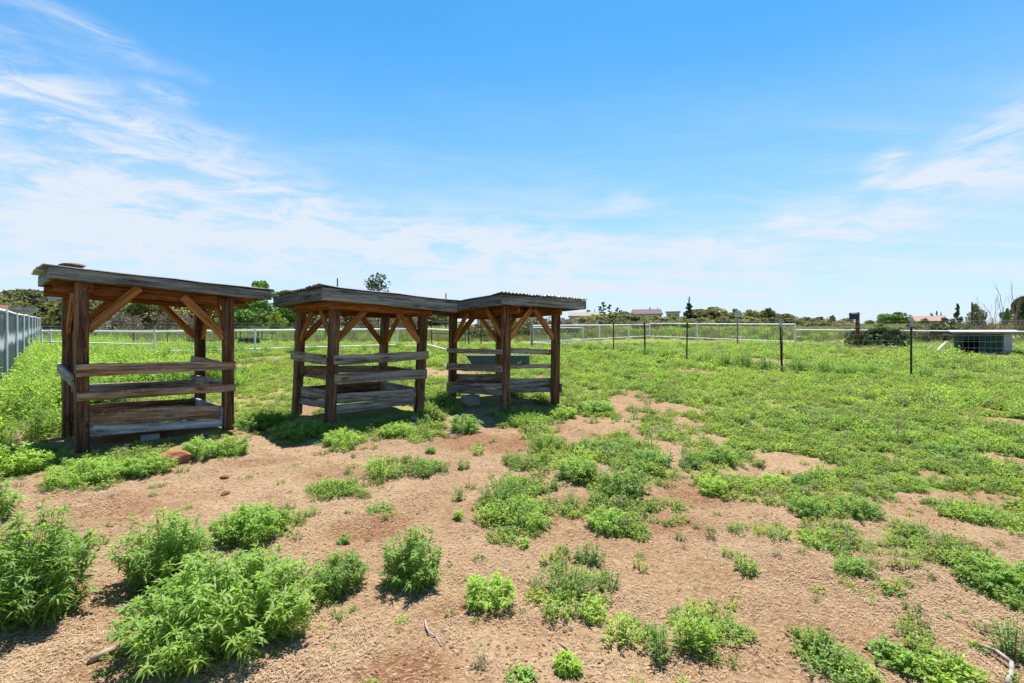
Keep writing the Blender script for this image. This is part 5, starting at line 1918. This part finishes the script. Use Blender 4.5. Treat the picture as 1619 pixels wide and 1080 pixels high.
tree_px('sage0', 1544, 480, 32, 60, 'shrub', 'tall yellowish shrub among the dead shrubs behind the coop', 'shrub')
tree_px('dark0', 1616, 468, 34, 60, 'shrub', 'dark thin tree cut by the right edge above the dead shrubs', 'shrub')
# brush under the far shelter roof line and beyond the fences
G4 = 'pale dry brush beyond the gate'
for k, (x, yt, w, Z, key) in enumerate([(756, 512, 46, 40, 'sage0'), (778, 505, 52, 42, 'sage1'), (800, 508, 44, 40, 'sage0'), (822, 503, 56, 44, 'sage1'), (846, 508, 50, 46, 'sage0'), (872, 504, 56, 50, 'sage1'), (900, 508, 50, 52, 'sage0'), (735, 514, 40, 44, 'sage1')]):
    tree_px(key, x, yt, w, Z, 'brush', 'pale dry brush ' + ['right of the dark post beside the gate frame', 'behind the left brace of the blue sheeted shelter', 'hidden partly by the front post of the blue sheeted shelter', 'behind the right brace of the blue sheeted shelter',
            'behind the hinge post of the mesh gate', 'behind the middle of the mesh gate', 'past the free end of the mesh gate', 'inside the dark gate frame'][k], 'shrub', G4)
G5 = 'dry pinkish brush below the tree line'
for k, (x, yt, w, Z) in enumerate([(200, 488, 50, 62), (268, 484, 56, 66), (310, 492, 44, 64), (520, 492, 60, 80), (580, 490, 56, 84), (640, 494, 60, 80), (808, 498, 60, 90), (850, 494, 60, 95), (890, 500, 50, 96), (150, 496, 50, 66), (1010, 506, 44, 80), (1030, 505, 40, 84), (930, 506, 50, 84)]):
    tree_px('dry0', x, yt, w, Z, 'brush', 'dry pinkish grey brush ' + ['under the long brace of the stone topped shelter', 'in the middle of the opening of the stone topped shelter', 'behind the back post of the stone topped shelter', 'behind the front post of the middle shelter',
            'in the middle of the opening of the middle shelter', 'behind the right post of the middle shelter', 'behind the front post of the blue sheeted shelter', 'right of the front post of the blue sheeted shelter', 'below the far tan house', 'beside the left posts of the stone topped shelter',
            'below the left part of the mauve roof', 'below the right part of the mauve roof', 'right below the end of the blue sheeted shelter roof'][k], 'shrub', G5)
G6 = 'dark bushes along the lower white fence'
for k, (x, yt, w, Z) in enumerate([(1357, 522, 50, 30.0), (1392, 518, 60, 29.0), (1414, 521, 44, 28.2), (1376, 523, 40, 29.6)]):
    tree_px('dark0', x, yt, w, Z, 'bush', 'dark dense bush ' + ['around the foot of the timber post with the box', 'largest and tallest along the lower white fence', 'right of the largest along the lower white fence', 'low, between the post and the largest bush'][k], 'bush', G6)
G7 = 'yellow green shrubs beyond the lower white fence'
for k, (x, yt, w, Z) in enumerate([(1440, 512, 50, 38), (1468, 508, 56, 36), (1495, 502, 50, 34), (1420, 514, 40, 44), (1390, 512, 44, 46), (1516, 506, 44, 36), (1458, 514, 40, 42), (1350, 514, 40, 50)]):
    tree_px(['sage0', 'sage1'][k % 2], x, yt, w, Z, 'shrub', 'yellow green shrub ' + ['behind the tall black fence post', 'below the pink roofed house', 'tall and nearest to the coop roof', 'between the dark bushes and the black fence post', 'far behind the dark bushes', 'behind the coop roof edge', 'low, in front of the one below the pink house',
            'behind the timber post with the box'][k], 'shrub', G7)


def branchy(root, h, r, seed, n=9, spread=.35, name='branch'):
    rr = random.Random(seed)
    mb = MB()

    def grow(p, d, L, r, lev):
        q = p + d * L
        mid = p + d * L * .5 + Vector((rr.uniform(-1, 1), rr.uniform(-1, 1), 0)) * L * .05
        mb.path([p, mid, q], [r, r * .8, r * .6], 5)
        if lev == 0:
            return
        for k in range(rr.choice((2, 3))):
            a = rr.uniform(0, 6.28)
            nd = (d + Vector((math.cos(a), math.sin(a), rr.uniform(-.1, .5))) * spread * rr.uniform(.6, 1.3)).normalized()
            grow(p + d * L * rr.uniform(.45, 1.0), nd, L * rr.uniform(.45, .75), r * .5, lev - 1)
    for k in range(n):
        a = rr.uniform(0, 6.28)
        d = Vector((math.cos(a) * spread * .5, math.sin(a) * spread * .5, 1)).normalized()
        grow(Vector((math.cos(a), math.sin(a), 0)) * r * 2, d, h * rr.uniform(.35, .5), r, 3)
    return mb.obj(name, M['dead'], root)


for k, (x, yt, Z, label) in enumerate([(1557, 458, 44, 'bare dead trunk standing alone behind the coop roof'), (1578, 450, 46, 'tallest pair of bare dead trunks behind the coop'), (1606, 452, 45, 'bare many branched dead tree near the right edge behind the coop')]):
    X, Y, zt = far(x, yt, Z)
    root = thing('dead_tree', label, 'dead tree', (X, Y, T(X, Y)), 0)
    branchy(root, (zt - T(X, Y)) * 1.0, .045, 40 + k, n=(1, 2, 3)[k], spread=.28)
for k, (x, yt, w, Z) in enumerate([(1530, 502, 50, 40), (1560, 496, 56, 42), (1590, 498, 56, 41), (1618, 496, 50, 42), (1645, 498, 50, 42)]):
    X, Y, zt = far(x, yt, Z)
    root = thing('dead_shrub', 'dry brown twiggy shrub ' + ['at the left end of the thicket behind the coop', 'below the lone bare trunk behind the coop', 'below the tall pair of bare trunks', 'below the many branched dead tree', 'cut by the right edge behind the coop'][k], 'shrub', (X, Y, T(X, Y)), 0, 'dead shrubs behind the coop')
    branchy(root, (zt - T(X, Y)) * 1.1, .03, 60 + k, n=16, spread=.75)

# ------------------------------------------------------------------ small things on the dirt
def stick(name, label, pts, r, mat, cat='stick'):
    mb = MB()
    P = [Vector((x, y, T(x, y) + dz + r * .8)) for x, y, dz in pts]
    base = P[0].copy()
    mb.path([q - base for q in P], [r * (1 - .5 * i / (len(P) - 1)) for i in range(len(P))], 7)
    o = mb.obj(name, M[mat], None, True)
    o.location = base
    return tag(o, label, cat)


stick('wood_splinter', 'pale split wood splinter lying on the dirt left of the largest bush', [(-1.98, 2.31, 0), (-1.91, 2.38, .01), (-1.83, 2.45, .005)], .018, 'stick', 'stick')
stick('stick', 'thin dry stick lying beside the upright weed', [(-2.25, 2.82, 0), (-2.25, 2.93, .01), (-2.28, 3.05, .015), (-2.24, 3.16, .01)], .006, 'stick')
stick('stick', 'curly pale twig on the straw left of the lone bushy weed', [(-.46, 2.62, .0), (-.445, 2.55, .01), (-.42, 2.49, .01), (-.38, 2.47, .0), (-.345, 2.41, .0)], .006, 'stick_grey')
stick('stick', 'thin dark stick on the reddish dirt above the round weed tuft', [(.20, 5.20, .0), (.27, 5.16, .012), (.33, 5.12, .01), (.39, 5.05, .0)], .008, 'clod')
stick('branch', 'bent grey branch lying in the lower right corner', [(2.17, 2.16, .0), (2.25, 2.22, .02), (2.31, 2.28, .03), (2.32, 2.36, .03), (2.31, 2.44, .01)], .012, 'stick_grey', 'branch')
stick('stick', 'thin straw coloured stick left of the winding weed strip', [(.235, 2.48, .0), (.27, 2.42, .006), (.30, 2.36, .004)], .005, 'stick')
for k, (x, y, s, label) in enumerate([(-2.93, 5.03, .05, 'dark dry dung lump alone on bare dirt, upper of two'), (-2.66, 4.58, .05, 'dark dry dung lump alone on bare dirt, lower of two')]):
    rock('dung_lump', label, 'dung', x, y, T(x, y) + .01, (s, s * .8, s * .5), M['clod'], 31 + k)


def litter():
    """loose straw, and crumbs of dirt"""
    n = 380000
    y = .7 + (rng.random(n) ** 1.4) * 7.7
    x = rng.uniform(-1, 1, n) * (1.1 * y + 1.0)
    keep = (yard_sd(x, y) < .25) & (rng.random(n) < smooth(.34, .60, fbm(x, y, .7, 90)) * .9 + .1)
    x, y = x[keep], y[keep]
    n = len(x)
    a = rng.uniform(0, 6.28, n)
    L = rng.uniform(.006, .024, n) * np.where(rng.random(n) < .05, 2.0, 1)
    wd = rng.uniform(.0007, .0017, n)
    tilt = rng.normal(0, .22, n)
    dx = np.stack([np.cos(a) * np.cos(tilt), np.sin(a) * np.cos(tilt), np.sin(tilt)], 1)
    sd_ = np.stack([-np.sin(a), np.cos(a), np.zeros(n)], 1)
    P = np.stack([x, y, height(x, y) + .006 + np.abs(np.sin(tilt)) * L * .4], 1)
    e = dx * L[:, None] * .5
    s = sd_ * wd[:, None]
    up = np.array([0, 0, .0014])
    V = np.stack([P - e - s, P - e + s, P + e + s, P + e - s, P - e + up, P + e + up], 1).reshape(-1, 3)
    k = np.arange(n)[:, None] * 6
    Fq = np.concatenate([k + np.array([0, 3, 5, 4]), k + np.array([1, 4, 5, 2])], 0)
    me = mesh_np('straw_litter', V, Fq, var=np.repeat(rng.random(n), 6))
    tag(link('straw_litter', me, M['straw']), kind='stuff')
    # crumbs
    ck = []
    for q in range(4):
        m = rock_mesh('crumb', 1.2, .7, .42, 70 + q, 1)
        m.materials.append(M['clod'])
        ck.append(m)
    n = 75000
    y = .7 + (rng.random(n) ** 1.3) * 8.2
    x = rng.uniform(-1, 1, n) * (1.1 * y + 1.0)
    keep = (yard_sd(x, y) < .4) & (rng.random(n) < smooth(.42, .62, fbm(x, y, .5, 95)) + .06)
    x, y = x[keep], y[keep]
    s = .0022 + .011 * rng.random(len(x)) ** 4
    scatter('dirt_crumbs', np.stack([x, y, height(x, y) + s * .2], 1), ck, scale=s)


litter()

# gravel road strip in the distance
def road():
    V, Fc = [], []
    n = 60
    for i in range(n + 1):
        x = -120 + 200 * i / n
        for dy in (0, 7):
            y = 72 + dy + .02 * x
            V.append((x, y, T(x, y) + .05))
    for i in range(n):
        q = 2 * i
        Fc.append((q, q + 2, q + 3, q + 1))
    me = bpy.data.meshes.new('road')
    me.from_pydata(V, [], Fc)
    tag(link('road', me, M['road']), kind='structure')


def path():
    V, Fc = [], []
    n = 40
    for i in range(n + 1):
        x = 22 + 70 * i / n
        for dy in (0, 5.5):
            y = 47 + dy - .05 * (x - 22) + .6 * math.sin(x * .13)
            V.append((x, y, T(x, y) + .03))
    for i in range(n):
        q = 2 * i
        Fc.append((q, q + 2, q + 3, q + 1))
    me = bpy.data.meshes.new('path')
    me.from_pydata(V, [], Fc)
    tag(link('path', me, M['road']), kind='structure')


M['road'] = plain('pale_gravel', (.38, .33, .28), .95, .2, 2.0, .1)
road()
path()
bpy.context.view_layer.update()
